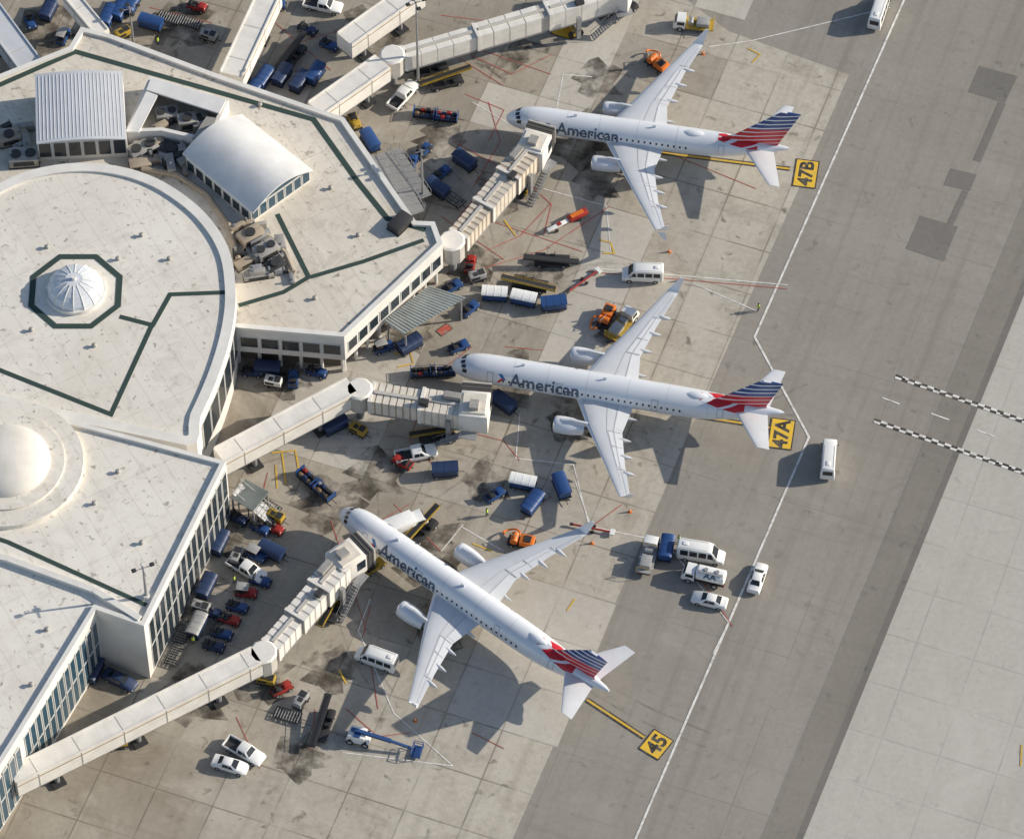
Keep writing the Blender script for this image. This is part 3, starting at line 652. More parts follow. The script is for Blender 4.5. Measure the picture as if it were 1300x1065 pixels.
# ------------------------------------------------------------------ aircraft
def lerp(a,b,t):return a+(b-a)*t
def aircraft(cfg,label,nose,tail):
    L,RR,zc=cfg['L'],cfg['R'],cfg['zc'];xt=L-14.5
    st=[(0,.05,-.5),(.12,.24,-.49),(.5,.44,-.43),(1.2,.63,-.32),(2.1,.80,-.18),(3.3,.92,-.07),(4.8,.98,-.02),(6.2,1,0),(xt,1,0),(xt+3,.965,.06),(xt+6,.84,.28),(xt+9,.63,.62),(xt+12,.37,1.02),(xt+13.9,.17,1.3),(L,.07,1.36)]
    ss=[]
    for i in range(len(st)-1):
        p=[st[max(0,min(len(st)-1,i+k))] for k in(-1,0,1,2)]
        for s_ in range(3):
            t=s_/3
            if i==7: ss.append(tuple(lerp(p[1][j],p[2][j],t) for j in range(3)));continue
            ss.append((lerp(p[1][0],p[2][0],t),)+tuple(.5*(2*p[1][j]+(p[2][j]-p[0][j])*t+(2*p[0][j]-5*p[1][j]+4*p[2][j]-p[3][j])*t*t+(3*p[1][j]-p[0][j]-3*p[2][j]+p[3][j])*t**3) if i not in(6,8) else lerp(p[1][j],p[2][j],t) for j in(1,2)))
    ss.append(st[-1])
    n0=P(*nose,zc-.5);t0=P(*tail,zc+1.3);rz=math.atan2(t0.y-n0.y,t0.x-n0.x)
    n0=n0-Vector((math.cos(rz),math.sin(rz),0))*.6
    root=thing('airliner',label,'airplane',(n0.x,n0.y,0),rz,'airliners parked at the gates')
    def rz_at(x):
        for a,b in zip(ss,ss[1:]):
            if a[0]<=x<=b[0]:
                t=(x-a[0])/(b[0]-a[0]);return lerp(a[1],b[1],t)*RR,lerp(a[2],b[2],t)
        return RR,0
    def surf(x,ang,off=.02):
        r,dz=rz_at(x);r+=off;return (x,math.sin(ang)*r,zc+dz+math.cos(ang)*r*1.02)
    NS=48
    MB().loft([[ (x,math.sin(2*math.pi*k/NS)*r*RR,zc+dz+math.cos(2*math.pi*k/NS)*r*RR*1.02) for k in range(NS)] for x,r,dz in ss],m_air).build('fuselage',root,smooth=60)
    def patch(x0,x1,a0,a1,m,name,nx=2,na=3,off=.025,par=root):
        mb=MB()
        for i in range(nx):
            for j in range(na):
                xa,xb=lerp(x0,x1,i/nx),lerp(x0,x1,(i+1)/nx);aa,ab=lerp(a0,a1,j/na),lerp(a0,a1,(j+1)/na)
                mb.face([surf(xa,aa,off),surf(xb,aa,off),surf(xb,ab,off),surf(xa,ab,off)],m)
        return mb.build(name,par,smooth=60)
    for s_ in(-1,1):
        for k in range(3): patch(1.35+.18*k,1.95+.2*k,s_*R(5+23*k),s_*R(24+23*k),GL,'cockpit_window',3,3)
    for x in [8.6,13.2,18.5,24.,xt-1.,xt+4.5]:
        mb=MB()
        for j in range(16):
            a,b=R(-105+210*j/16),R(-105+210*(j+1)/16);mb.face([surf(x,a,.012),surf(x+.04,a,.012),surf(x+.04,b,.012),surf(x,b,.012)],m_joint)
        mb.build('skin_joint',root,smooth=60)
    for s_ in(-1,1):
        aw=s_*math.acos(.5/RR);da=s_*.17/RR;x=7.4;first=None
        while x<xt+1.2:
            if first is None:
                first=patch(x-.13,x+.13,aw-da,aw+da,GL,'cabin_window',1,2);fx=x;o=first
            else:
                o=first.copy();COL.objects.link(o);o.parent=root;o.location.x=x-fx
            x+=.82
        for xd in cfg['doors']:
            mb=MB();w=.42;a0=aw-s_*1.0/RR;a1=aw+s_*.75/RR
            for (xa,xb,ya,yb) in((xd-w,xd+w,a0,a0+s_*.03),(xd-w,xd+w,a1-s_*.03,a1),(xd-w,xd-w+.06,a0,a1),(xd+w-.06,xd+w,a0,a1)):
                nn=6
                for j in range(nn):
                    p,q=lerp(ya,yb,j/nn),lerp(ya,yb,(j+1)/nn)
                    mb.face([surf(xa,p,.03),surf(xb,p,.03),surf(xb,q,.03),surf(xa,q,.03)],GY)
            mb.build('door_outline',root,smooth=60)
    for s_ in(-1,1):
        bm=textbm('American',width=cfg['tw'],off=.016)
        hh=max(v.co.y for v in bm.verts)
        for k in range(1,12):
            bmesh.ops.bisect_plane(bm,geom=bm.verts[:]+bm.edges[:]+bm.faces[:],plane_co=(0,hh*k/12,0),plane_no=(0,1,0))
        mb=MB();ac=R(66)
        for f in bm.faces:
            pts=[]
            for v in f.verts:
                x=cfg['tx']+(v.co.x if s_<0 else cfg['tw']-v.co.x);a=ac-(v.co.y-hh*.5)*1.12/RR;pts.append(surf(x,s_*a,.045))
            mb.face(pts,m_title)
        bm.free();mb.build('title_lettering',root,smooth=60)
        ex=cfg['tx']-1.5
        for (xa,xb,sl,a0,a1,m) in((ex,ex+.5,.6,48,70,m_ablue),(ex+.35,ex+.75,-.55,66,86,m_ared)):
            mb=MB()
            for j in range(5):
                aa,ab=R(lerp(a0,a1,j/5)),R(lerp(a0,a1,(j+1)/5));o1,o2=sl*j/5,sl*(j+1)/5
                mb.face([surf(xa+o1,s_*aa,.045),surf(xb+o1,s_*aa,.045),surf(xb+o2,s_*ab,.045),surf(xa+o2,s_*ab,.045)],m)
            mb.build('emblem',root,smooth=60)
    w=cfg['wing'];x0=w[0][1]-1.6;x1=w[0][1]+w[0][2]+1.6
    rg=[]
    for i in range(11):
        t=i/10;k=math.sin(math.pi*min(1,max(0,.03+.94*t)))**.4;x=lerp(x0,x1,t)
        rg.append([(x,math.cos(2*math.pi*j/20)*RR*1.06*k,zc-RR*.55+math.sin(2*math.pi*j/20)*RR*.62*k) for j in range(20)])
    MB().loft(rg,m_wingl).build('belly_fairing',root,smooth=60)
    af=[(0,0),(.02,.35),(.09,.72),(.3,1),(.62,.72),(.76,.5),(1,.05),(1,-.04),(.6,-.4),(.3,-.5),(.08,-.38)]
    def foil(y,xle,ch,z,t): return [(xle+ch*a,y,z+t*b) for a,b in af]
    def wm(a,j): return m_slat if j<2 or j==10 else (m_wingl if j==5 else m_wing)
    for s_ in(-1,1):
        wing=MB().loft([foil(s_*y,x,c,z,t) for y,x,c,z,t in w],wm).build('wing',root,smooth=40)
        def wp(y,c,o_=.03):
            for a,b in zip(w,w[1:]):
                if a[0]<=y<=b[0]:
                    t=(y-a[0])/(b[0]-a[0]);xl,ch,z,th=[lerp(a[i],b[i],t) for i in(1,2,3,4)]
                    for p,q in zip(af[:7],af[1:7]):
                        if p[0]<=c<=q[0]: hh=lerp(p[1],q[1],(c-p[0])/(q[0]-p[0]));break
                    return (xl+ch*c,s_*y,z+th*hh+o_)
        for (ya,yb,ca,cb,m,nm) in cfg['panels']:
            mb=MB();nn=3
            for i in range(nn):
                for p,q in ((ca,.76),(.76,cb)) if ca<.76<cb else ((ca,cb),):
                    y0_,y1_=lerp(ya,yb,i/nn),lerp(ya,yb,(i+1)/nn)
                    mb.face([wp(y0_,p),wp(y0_,q),wp(y1_,q),wp(y1_,p)],m)
            mb.build(nm,wing)
        yt=w[-1][0];mb=MB()
        for c_,o_ in((.1,.035),(.55,.036),(.745,.037)):
            for i in range(14):
                ya,yb=lerp(2.3,yt-.3,i/14),lerp(2.3,yt-.3,(i+1)/14)
                mb.face([wp(ya,c_,o_),wp(ya,c_+.012,o_),wp(yb,c_+.012,o_),wp(yb,c_,o_)],m_joint)
        for y in (6.45,8.9,12.55):
            mb.face([wp(y,.56,.039),wp(y,.75,.039),wp(y+.07,.75,.039),wp(y+.07,.56,.039)],GY);mb.face([wp(y,.76,.039),wp(y,.97,.039),wp(y+.07,.97,.039),wp(y+.07,.76,.039)],GY)
        mb.build('panel_joint',wing)
        for y in cfg['tracks']:
            for a,b in zip(w,w[1:]):
                if a[0]<=y<=b[0]:
                    t=(y-a[0])/(b[0]-a[0]);xl,ch,z,th=[lerp(a[i],b[i],t) for i in(1,2,3,4)]
            rg=[]
            for i in range(7):
                u=i/6;k=math.sin(math.pi*(.05+.9*u))*.26+.03;rg.append([(xl+ch*.62+(ch*.38+1.1)*u,s_*y+math.cos(2*math.pi*j/8)*k,z-th*.3-.1+math.sin(2*math.pi*j/8)*k*1.2) for j in range(8)])
            MB().loft(rg,m_wing).build('flap_track_fairing',wing,smooth=60)
        y,x,c,z,t=w[-1];hh=cfg['wl'];rg=[]
        for i in range(6):
            u=i/5;yy=y+(.9*math.sin(u*R(80)) if u<.5 else .9*math.sin(R(40))+.35*(u-.5)*2);zz=z+hh*u**1.3
            rg.append([(x+1.6*u**1.2+(c*(1-.6*u))*a,s_*yy+b*.05,zz+(t*b*(1-u))) for a,b in af])
        MB().loft(rg,m_air).build('winglet',wing,smooth=50)
        if cfg.get('split'):
            rg=[[(x+.4+u*1.0+c*(1-.6*u)*.7*a,s_*(y+.3+.5*u),z-.05-.9*u+.03*b) for a,b in af] for u in(0,.5,1)]
            MB().loft(rg,m_air).build('winglet',wing,smooth=50)
        ex,ey,ez,er=cfg['eng'];pr=[(.0,.84),(-.02,.9),(.12,.98),(.5,1.04),(1.3,1.07),(2.4,1.03),(3.4,.88),(4.1,.74)]
        def ringx(x,r,n=28): return [(ex+x,s_*ey+math.cos(2*math.pi*k/n)*r*er,ez+math.sin(2*math.pi*k/n)*r*er) for k in range(n)]
        eng=MB().loft([ringx(x,r) for x,r in [(.9,.76),(.3,.78)]+pr+[(4.0,.66),(3.3,.66)]],lambda a,j:m_fan if a<1 else(m_lip if a<4 else(m_air if a<9 else m_fan)),False,False).build('engine',root,smooth=50)
        MB().loft([ringx(.75,.77),ringx(.76,.25),ringx(.35,.02)],m_fan,False,True).build('fan',eng,smooth=50)
        MB().loft([ringx(3.2,.66),ringx(3.4,.6),ringx(4.6,.48),ringx(4.65,.38),ringx(5.4,.08)],m_tit,False,True).build('exhaust_cone',eng,smooth=50)
        z1=w[0][3]+.5
        MB().loft([[(ex+a,s_*ey-.2,zz),(ex+a,s_*ey+.2,zz),(ex+a,s_*ey+.13,zt),(ex+a,s_*ey-.13,zt)] for a,zz,zt in((.9,ez+er*.98,ez+er*1.12),(2.4,ez+er*.9,z1+.25),(5.2,ez+er*.6,z1+.0))],m_air).build('pylon',root,smooth=40)
        h=cfg['hst'];MB().loft([foil(s_*y,x,c,z,t) for y,x,c,z,t in h],lambda a,j:m_slat if j<1 else m_wingl).build('tailplane',root,smooth=40)
    rg=[]
    for z,x,c,t in cfg['fin']:
        rg.append([(x+c*a,t*b,z) for a,b in((0,0),(.05,.5),(.3,1),(.7,.6),(1,.06),(1,-.06),(.7,-.6),(.3,-1),(.05,-.5))])
    MB().loft(rg,cfg['stripe']).build('tail_fin',root,smooth=40)
    for s_ in(-1,1):
        mb=MB();xa,xb=cfg['fs']
        for i in range(6):
            for j in range(5):
                f0,f1=i/6,(i+1)/6
                a0=[R(4+lerp(16,68,f)*j/5) for f in(f0,f1)];a1=[R(4+lerp(16,68,f)*(j+1)/5) for f in(f0,f1)]
                p,q=lerp(xa,xb,f0),lerp(xa,xb,f1)
                mb.face([surf(p,s_*a0[0]),surf(q,s_*a0[1]),surf(q,s_*a1[1]),surf(p,s_*a1[0])],cfg['stripe'])
        mb.build('tail_stripe',root,smooth=60)
    hx=cfg['hump'];rg=[]
    for i in range(9):
        u=i/8;k=math.sin(math.pi*(.04+.92*u))**.6;rg.append([(hx+2.8*u,math.cos(2*math.pi*j/14)*.55*k,zc+RR*.99+math.sin(2*math.pi*j/14)*.3*k) for j in range(14)])
    MB().loft(rg,m_air).build('antenna_radome',root,smooth=60)
    for ax in (9.5,20.5): MB().box(ax,ax+.5,-.03,.03,zc+RR*1.0,zc+RR+.5,m_air).build('antenna',root)
    for gx,gy,r in ((4.9,0,.38),(cfg['gx'],-cfg['gy'],.58),(cfg['gx'],cfg['gy'],.58)):
        g=MB().tube((gx,gy,r),(gx,gy,zc-RR*.5),.14,m_steel,8).build('landing_gear',root)
        for e in(-.3,.3): MB().tube((gx,gy+e-.16,r),(gx,gy+e+.16,r),r,RU,16).build('wheel',g,smooth=40)
    return root
A321=dict(L=44.8,R=2.0,zc=3.85,doors=(5.6,14.9,27.8,36.5),tx=8.2,tw=9.4,
 wing=[(1.0,16.8,8.2,3.05,.55),(2.0,17.4,7.5,3.1,.5),(6.3,19.65,4.7,3.45,.33),(11.5,22.8,2.9,3.95,.2),(16.9,25.9,1.55,4.5,.1)],
 panels=((2.4,6.0,.76,.985,m_wingl,'flap'),(6.6,12.4,.76,.98,m_wingl,'flap'),(13.,16.4,.76,.97,m_slat,'aileron'),(6.6,8.8,.58,.72,m_wingl,'spoiler'),(9.0,12.2,.58,.72,m_wingl,'spoiler')),
 tracks=(3.6,7.4,10.2,12.9),wl=2.3,eng=(15.1,5.75,2.15,1.13),
 hst=[(.3,37.9,4.9,4.95,.25),(1.0,38.4,4.4,5.0,.24),(6.4,42.2,1.7,5.5,.09)],
 fin=[(5.1,33.4,9.2,.1),(5.6,35.0,7.5,.28),(6.1,36.0,6.4,.3),(11.6,41.5,2.9,.14)],fs=(33.6,39.6),
 hump=31.8,gx=22.7,gy=3.8,stripe=stripes('tail_flag_stripes',7.7,38.4))
B737=dict(L=39.5,R=1.86,zc=3.35,doors=(4.4,30.3),tx=7.3,tw=8.7,
 wing=[(1.0,13.9,8.6,2.65,.55),(1.9,14.4,7.9,2.7,.5),(5.6,16.7,5.0,3.05,.33),(11.5,20.3,2.9,3.6,.2),(16.6,23.5,1.5,4.1,.1)],
 panels=((2.4,5.3,.76,.985,m_wingl,'flap'),(5.9,12.0,.76,.98,m_wingl,'flap'),(12.6,16.,.76,.97,m_slat,'aileron'),(6.2,8.4,.58,.72,m_wingl,'spoiler'),(8.7,11.6,.58,.72,m_wingl,'spoiler')),
 tracks=(3.4,6.8,9.6,12.2),wl=2.4,split=True,eng=(12.9,4.85,1.75,1.02),
 hst=[(.3,32.9,4.6,4.3,.25),(1.,33.5,4.1,4.35,.24),(7.1,37.7,1.5,5.05,.09)],
 fin=[(4.7,27.3,10.6,.1),(5.3,30.3,7.7,.25),(6.2,31.9,6.4,.3),(12.4,38.1,2.7,.14)],fs=(29.7,35.2),
 hump=24.9,gx=20.6,gy=2.86,stripe=stripes('tail_flag_stripes_short',8.1,34.7))
aircraft(B737,'silver white airliner with flag striped tail at stand 47B, topmost of three',(648,150),(1000,189))
aircraft(A321,'silver white airliner with flag striped tail at stand 47A, middle of three',(579,464),(993,524))
aircraft(A321,'silver white airliner with flag striped tail at stand 45, angled one at bottom',(437,652),(783,884))
# ------------------------------------------------------------------ vehicles
def wheel(root,x,y,r,w=.22):
    s_=1 if y>0 else -1
    MB().tube((x,y-w/2,r),(x,y+w/2,r),r,RU,14).tube((x,y+s_*w/2,r),(x,y+s_*(w/2+.015),r),r*.55,HUB,10).build('wheel',root,smooth=40)
def wheels4(root,xa,xb,y,r,w=.22):
    for x in(xa,xb):
        for s_ in(-1,1):wheel(root,x,s_*y,r,w)
def shell(st,m):
    return MB().loft([[(x,-wb*.94,zl),(x,-wb,(zl+zb)/2),(x,-wb*.985,zb),(x,-wt,zt-.05),(x,-wt*.85,zt),(x,wt*.85,zt),(x,wt,zt-.05),(x,wb*.985,zb),(x,wb,(zl+zb)/2),(x,wb*.94,zl)] for x,zl,zb,zt,wb,wt in st],m)
def sidewin(root,x0,x1,zb,zt,wb,wt,za,zc_,m=GL,sl0=0,sl1=0,name='side_window'):
    def y(z):return lerp(wb*.985,wt,(z-zb)/(zt-.05-zb))+.012
    for s_ in(-1,1):
        MB().face([(x0,s_*y(za),za),(x1,s_*y(za),za),(x1-sl1,s_*y(zc_),zc_),(x0+sl0,s_*y(zc_),zc_)],m).build(name,root)
def slantwin(root,xa,za,wa,xb,zb,wb,m=GL,name='windshield'):
    a=Vector((xa,0,za));b=Vector((xb,0,zb));d=b-a;nrm=Vector((-d.z,0,d.x)).normalized()
    if nrm.z<0:nrm=-nrm
    p=a+d*.08+nrm*.012;q=a+d*.92+nrm*.012
    MB().face([(p.x,-wa,p.z),(p.x,wa,p.z),(q.x,wb,q.z),(q.x,-wb,q.z)],m).build(name,root)
def lamps(root,xf,xr,y,zf,zr):
    for s_ in(-1,1):
        MB().box(xf-.06,xf+.01,s_*y-.16,s_*y+.16,zf-.09,zf+.09,LT).build('headlight',root)
        MB().box(xr-.01,xr+.06,s_*y-.1,s_*y+.1,zr-.16,zr+.16,TL).build('tail_light',root)
def mk_van(c,L=5.6,H=2.5):
    r=thing('van','','van');k=L/5.4
    shell([(-2.7*k,.5,1.2,H-.2,.92,.8),(-2.58*k,.35,1.25,H,1.0,.85),(.8*k,.35,1.25,H,1.0,.86),(1.25*k,.35,1.25,H-.12,1.0,.82),(1.95*k,.35,1.2,1.4,1.0,.84),(2.6*k,.38,1.0,1.12,.95,.8),(2.72*k,.45,.85,.95,.85,.7)],c).build('body',r,smooth=30,bevel=.03)
    for x in (-2.3,-1.25,-.2): sidewin(r,x*k,(x+.9)*k,1.25,H,1.,.855,1.4,H-.35)
    sidewin(r,.85*k,1.55*k,1.25,H,1.,.84,1.4,H-.4,sl1=.3)
    slantwin(r,1.25*k,H-.12,.68,1.95*k,1.4,.8);MB().box(-2.725*k,-2.70*k,-.65,.65,1.45,H-.45,GL).build('rear_window',r)
    wheels4(r,-1.7*k,1.75*k,.9,.36);lamps(r,2.68*k,-2.68*k,.7,.85,1.1)
    for s_ in(-1,1): MB().box(1.6*k,1.7*k,s_*1.02,s_*1.2,1.35,1.6,DK).build('mirror',r)
    MB().box(-2.1*k,-1.5*k,-.25,.25,H+.002,H+.1,W).build('roof_vent',r,bevel=.03)
    for s_ in(-1,1): MB().box(-2.4*k,.7*k,s_*.66-.02,s_*.66+.02,H+.002,H+.025,GY).build('roof_gutter',r)
    return r
def mk_car(c):
    r=thing('car','','car')
    shell([(-2.35,.4,.75,.85,.78,.66),(-2.22,.28,.8,1.0,.88,.74),(-1.55,.24,.88,1.06,.91,.76),(-.85,.24,.9,1.42,.91,.6),(.3,.24,.9,1.46,.91,.6),(1.1,.24,.88,1.04,.91,.74),(2.1,.26,.72,.86,.87,.68),(2.36,.35,.6,.68,.74,.55)],c).build('body',r,smooth=40)
    slantwin(r,.3,1.46,.5,1.1,1.04,.66);slantwin(r,-.85,1.42,.5,-1.55,1.06,.64,name='rear_window')
    sidewin(r,-.85,.0,.9,1.44,.91,.6,.98,1.34,sl0=.12);sidewin(r,.05,.75,.9,1.44,.91,.62,.98,1.34,sl1=.4)
    wheels4(r,-1.4,1.42,.82,.33);lamps(r,2.3,-2.3,.58,.62,.75);return r
def mk_pickup(c):
    r=thing('pickup_truck','','truck')
    shell([(-.6,.45,1.05,1.8,.97,.74),(-.4,.4,1.08,1.86,.98,.76),(.7,.4,1.08,1.86,.98,.76),(1.35,.4,1.08,1.2,.98,.84),(2.55,.42,1.0,1.1,.96,.82),(2.8,.5,.85,.92,.85,.7)],c).build('cab',r,smooth=35)
    mb=MB().box(-2.75,-.58,-.97,.97,.45,.62,DK);mb.box(-2.75,-.6,-.97,-.87,.6,1.1,c).box(-2.75,-.6,.87,.97,.6,1.1,c).box(-2.8,-2.7,-.97,.97,.55,1.1,c).build('cargo_bed',r)
    slantwin(r,.7,1.86,.62,1.35,1.2,.76);sidewin(r,-.35,.3,1.08,1.86,.98,.76,1.18,1.72);sidewin(r,.35,1.,1.08,1.86,.98,.76,1.18,1.72,sl1=.35)
    wheels4(r,-1.7,1.85,.88,.38);lamps(r,2.75,-2.78,.66,.78,.85);return r
def cabpart(r,x0,x1,h,c,w=1.0):
    cb=shell([(x0,.5,1.2,h,w,w*.88),(x1-.55,.5,1.2,h,w,w*.88),(x1-.15,.5,1.15,1.35,w,w*.9),(x1,.55,.9,1.0,w*.95,w*.85)],c).build('cab',r,smooth=30)
    slantwin(r,x1-.55,h,w*.75,x1-.15,1.35,w*.82);sidewin(r,x0+.15,x1-.6,1.2,h,w,w*.88,1.3,h-.25)
def mk_truck(c,box,kind='box'):
    r=thing('service_truck','','truck')
    MB().box(-2.9,2.6,-.8,.8,.5,.75,DK).build('chassis',r)
    cabpart(r,1.05,2.8,2.1,c)
    if kind=='box':
        MB().box(-2.9,.95,-1.05,1.05,.76,2.5,box).build('cargo_box',r,bevel=.04)
    elif kind=='flat':
        MB().box(-2.9,.95,-1.05,1.05,.76,.95,box).build('flatbed',r);mb=MB()
        for x in(-2.85,.9):
            mb.tube((x,-1,.95),(x,-1,1.9),.04,YE,5).tube((x,1,.95),(x,1,1.9),.04,YE,5).tube((x,-1,1.9),(x,1,1.9),.04,YE,5)
        mb.build('rack',r);MB().box(-2.3,-.5,-.7,.7,.955,1.7,GY).build('equipment_box',r,bevel=.04);MB().tube((.3,-.5,1.3),(.3,.5,1.3),.4,m_steel,12).build('hose_reel',r)
    else:
        rg=[[(x,math.cos(2*math.pi*j/18)*1.05*k,1.65+math.sin(2*math.pi*j/18)*.85*k) for j in range(18)] for x,k in((-2.95,.7),(-2.8,.97),(-2.6,1),(.6,1),(.8,.97),(.95,.7))]
        tk=MB().loft(rg,box).build('tank',r,smooth=50)
        for x in(-1.8,-.3): MB().tube((x,0,2.48),(x,0,2.62),.28,m_steel,10).build('hatch',tk)
        MB().box(-2.6,.6,.25,.6,2.45,2.52,m_steel).build('catwalk',tk)
        bm=textbm('AA',height=.9,off=.02);mb=MB();w=max(v.co.x for v in bm.verts)
        for k in range(1,5): bmesh.ops.bisect_plane(bm,geom=bm.verts[:]+bm.edges[:]+bm.faces[:],plane_co=(0,.9*k/5,0),plane_no=(0,1,0))
        for f in bm.faces:
            mb.face([(-(v.co.x-w/2)-1.,math.cos(R(18)+v.co.y*.95)*1.08,1.65+math.sin(R(18)+v.co.y*.95)*.88) for v in f.verts],m_title)
        bm.free();mb.build('lettering',tk,smooth=60)
    wheels4(r,-1.7,1.8,.9,.45,.28);lamps(r,2.75,-2.92,.7,.8,.7);return r
def mk_tug(c,canopy=False):
    r=thing('baggage_tug','','tug')
    MB().box(-1.4,1.4,-.66,.66,.28,.8,c).build('body',r,bevel=.06)
    MB().box(.25,1.34,-.56,.56,.803,1.12,c,None,.08,.06).build('hood',r,bevel=.05)
    mb=MB().box(-.75,-.1,-.5,.5,.803,1.0,DK);mb.box(-.85,-.7,-.5,.5,.9,1.45,DK).build('seat',r,bevel=.03)
    MB().tube((.1,.25,1.15),(.18,.25,1.2),.2,DK,12).tube((.25,.25,.9),(.12,.25,1.17),.03,DK,6).build('steering_wheel',r)
    MB().box(-1.34,-.95,-.56,.56,.803,.83,DK).build('rear_deck',r)
    MB().box(1.4,1.52,-.64,.64,.3,.6,DK).build('bumper',r);MB().box(-1.65,-1.4,-.08,.08,.4,.5,DK).build('tow_hitch',r)
    wheels4(r,-.9,.9,.62,.33,.22)
    for s_ in(-1,1): MB().box(1.34,1.38,s_*.42-.09,s_*.42+.09,.86,1.02,LT).build('headlight',r)
    if canopy:
        mb=MB()
        for x in(-1.1,.35):
            for s_ in(-1,1):mb.tube((x,s_*.55,.8),(x,s_*.55,1.9),.04,DK,5)
        mb.build('canopy_post',r);MB().box(-1.2,.45,-.64,.64,1.9,1.97,GY).build('canopy_roof',r,bevel=.03)
    return r
def mk_cart(c,top,open_=False):
    r=thing('baggage_cart','','cart')
    MB().box(-1.7,1.7,-.85,.85,.42,.56,DK).build('bed',r)
    if not open_:
        MB().box(-1.6,1.6,-.8,.8,.563,1.75,c).build('curtain',r,bevel=.05)
        rg=[[(x,math.cos(R(180-a))*.92,1.75+.28*math.sin(R(a))) for a in(0,30,60,90,120,150,180)] for x in(-1.75,1.75)];rf=MB().loft(rg,top).build('roof',r,smooth=50)
        for x in(-1.,0,1.): MB().path([(x,math.cos(R(180-a))*.93,1.76+.28*math.sin(R(a))) for a in(0,30,60,90,120,150,180)],.025,top,5).build('roof_bow',rf)
    else:
        mb=MB()
        for x in(-1.65,1.65):
            for s_ in(-1,1):mb.tube((x,s_*.8,.56),(x,s_*.8,1.5),.04,c,5)
            mb.tube((x,-.8,1.5),(x,.8,1.5),.04,c,5)
        for s_ in(-1,1): mb.tube((-1.65,s_*.8,1.),(1.65,s_*.8,1.),.035,c,5)
        mb.build('rail',r);MB().box(-1.66,-1.6,-.8,.8,.56,1.4,c).build('end_panel',r);MB().box(1.6,1.66,-.8,.8,.56,1.4,c).build('end_panel',r)
    MB().tube((1.7,0,.45),(2.6,0,.35),.05,DK,6).build('drawbar',r);wheels4(r,-1.15,1.15,.7,.25,.18);return r
def mk_dolly():
    r=thing('container_dolly','','dolly')
    mb=MB()
    for y in(-.8,-.27,.27,.8): mb.box(-1.7,1.7,y-.06,y+.06,.4,.52,m_dk)
    for x in(-1.7,-.85,0,.85,1.7): mb.box(x-.05,x+.05,-.86,.86,.41,.51,m_dk)
    mb.build('frame',r)
    for k in range(9): MB().tube((-1.5+k*.375,-.75,.57),(-1.5+k*.375,.75,.57),.05,m_steel,6).build('roller',r)
    MB().tube((1.7,0,.45),(2.6,0,.35),.05,DK,6).build('drawbar',r);wheels4(r,-1.2,1.2,.6,.22,.16);return r
def mk_belt(c,rail,L=7.6):
    r=thing('belt_loader','','belt loader')
    MB().box(-2.5,2.3,-.95,.95,.35,.78,c).build('chassis',r,bevel=.05)
    def q(x):return lerp(.95,1.75,(x+L/2)/L)
    mb=MB().loft([[(x,.02,q(x)),(x,.92,q(x)),(x,.92,q(x)+.22),(x,.02,q(x)+.22)] for x in(-L/2,L/2)],rail).build('conveyor',r)
    MB().loft([[(x,.09,q(x)+.222),(x,.85,q(x)+.222),(x,.85,q(x)+.25),(x,.09,q(x)+.25)] for x in(-L/2+.05,L/2-.05)],DK).build('belt',mb)
    m2=MB()
    for y in(.02,.92):
        m2.tube((-L/2+.2,y,q(-L/2)+.5),(L/2-.2,y,q(L/2)+.5),.03,rail,5)
        for k in range(5): x=lerp(-L/2+.3,L/2-.3,k/4);m2.tube((x,y,q(x)+.2),(x,y,q(x)+.5),.025,rail,5)
    m2.build('guide_rail',mb)
    MB().box(-.4,.2,-.85,-.2,.783,1.0,DK).box(-.5,-.38,-.85,-.2,.9,1.5,DK).build('seat',r);MB().box(.8,2.2,-.9,-.1,.783,1.15,c).build('engine_cover',r,bevel=.05)
    MB().box(.55,.6,-.9,-.1,.783,1.6,GL).build('windscreen',r);wheels4(r,-1.7,1.6,.85,.36,.26);return r
def mk_hydrant():
    r=thing('hydrant_cart','','cart')
    MB().box(-1.8,1.8,-.8,.8,.4,.6,DK).build('chassis',r);MB().box(-.2,1.7,-.75,.75,.603,1.5,OR).build('body',r,bevel=.08)
    MB().tube((-.9,-.7,1.15),(-.9,.7,1.15),.52,OR,16).build('hose_reel',r)
    mb=MB();pts=[(-.9+1.1*math.cos(t)-.6,.9+.7*math.sin(t),.72+.25*math.sin(2*t)) for t in[k*.35 for k in range(12)]];mb.path(pts,.13,OR,7);mb.build('hose',r)
    MB().tube((-1.6,.3,.6),(-1.6,.3,1.7),.05,m_steel,6).tube((-1.6,.3,1.7),(-.4,-.2,1.9),.05,m_steel,6).build('hose_boom',r)
    MB().box(.4,1.3,-.5,.5,1.503,1.62,DK).build('control_panel',r);MB().tube((1.8,0,.45),(2.8,0,.35),.05,DK,6).build('drawbar',r);wheels4(r,-1.2,1.2,.75,.3);return r
def mk_gpu(c):
    r=thing('ground_power_unit','','generator')
    MB().box(-1.2,1.2,-.65,.65,.4,.55,DK).build('chassis',r);MB().box(-1.15,1.15,-.62,.62,.553,1.5,c).build('housing',r,bevel=.08)
    MB().box(-1.0,.2,-.64,-.622,.8,1.3,DK).build('grille',r);MB().tube((-.8,.3,1.5),(-.8,.3,1.8),.08,m_steel,8).build('exhaust',r);MB().box(.2,1.0,-.45,.45,1.503,1.6,DK).build('control_panel',r);MB().box(-.6,.0,-.45,.2,1.503,1.55,DK).build('vent',r)
    MB().tube((1.2,0,.45),(2.0,0,.35),.05,DK,6).build('drawbar',r);wheels4(r,-.8,.8,.6,.28);return r
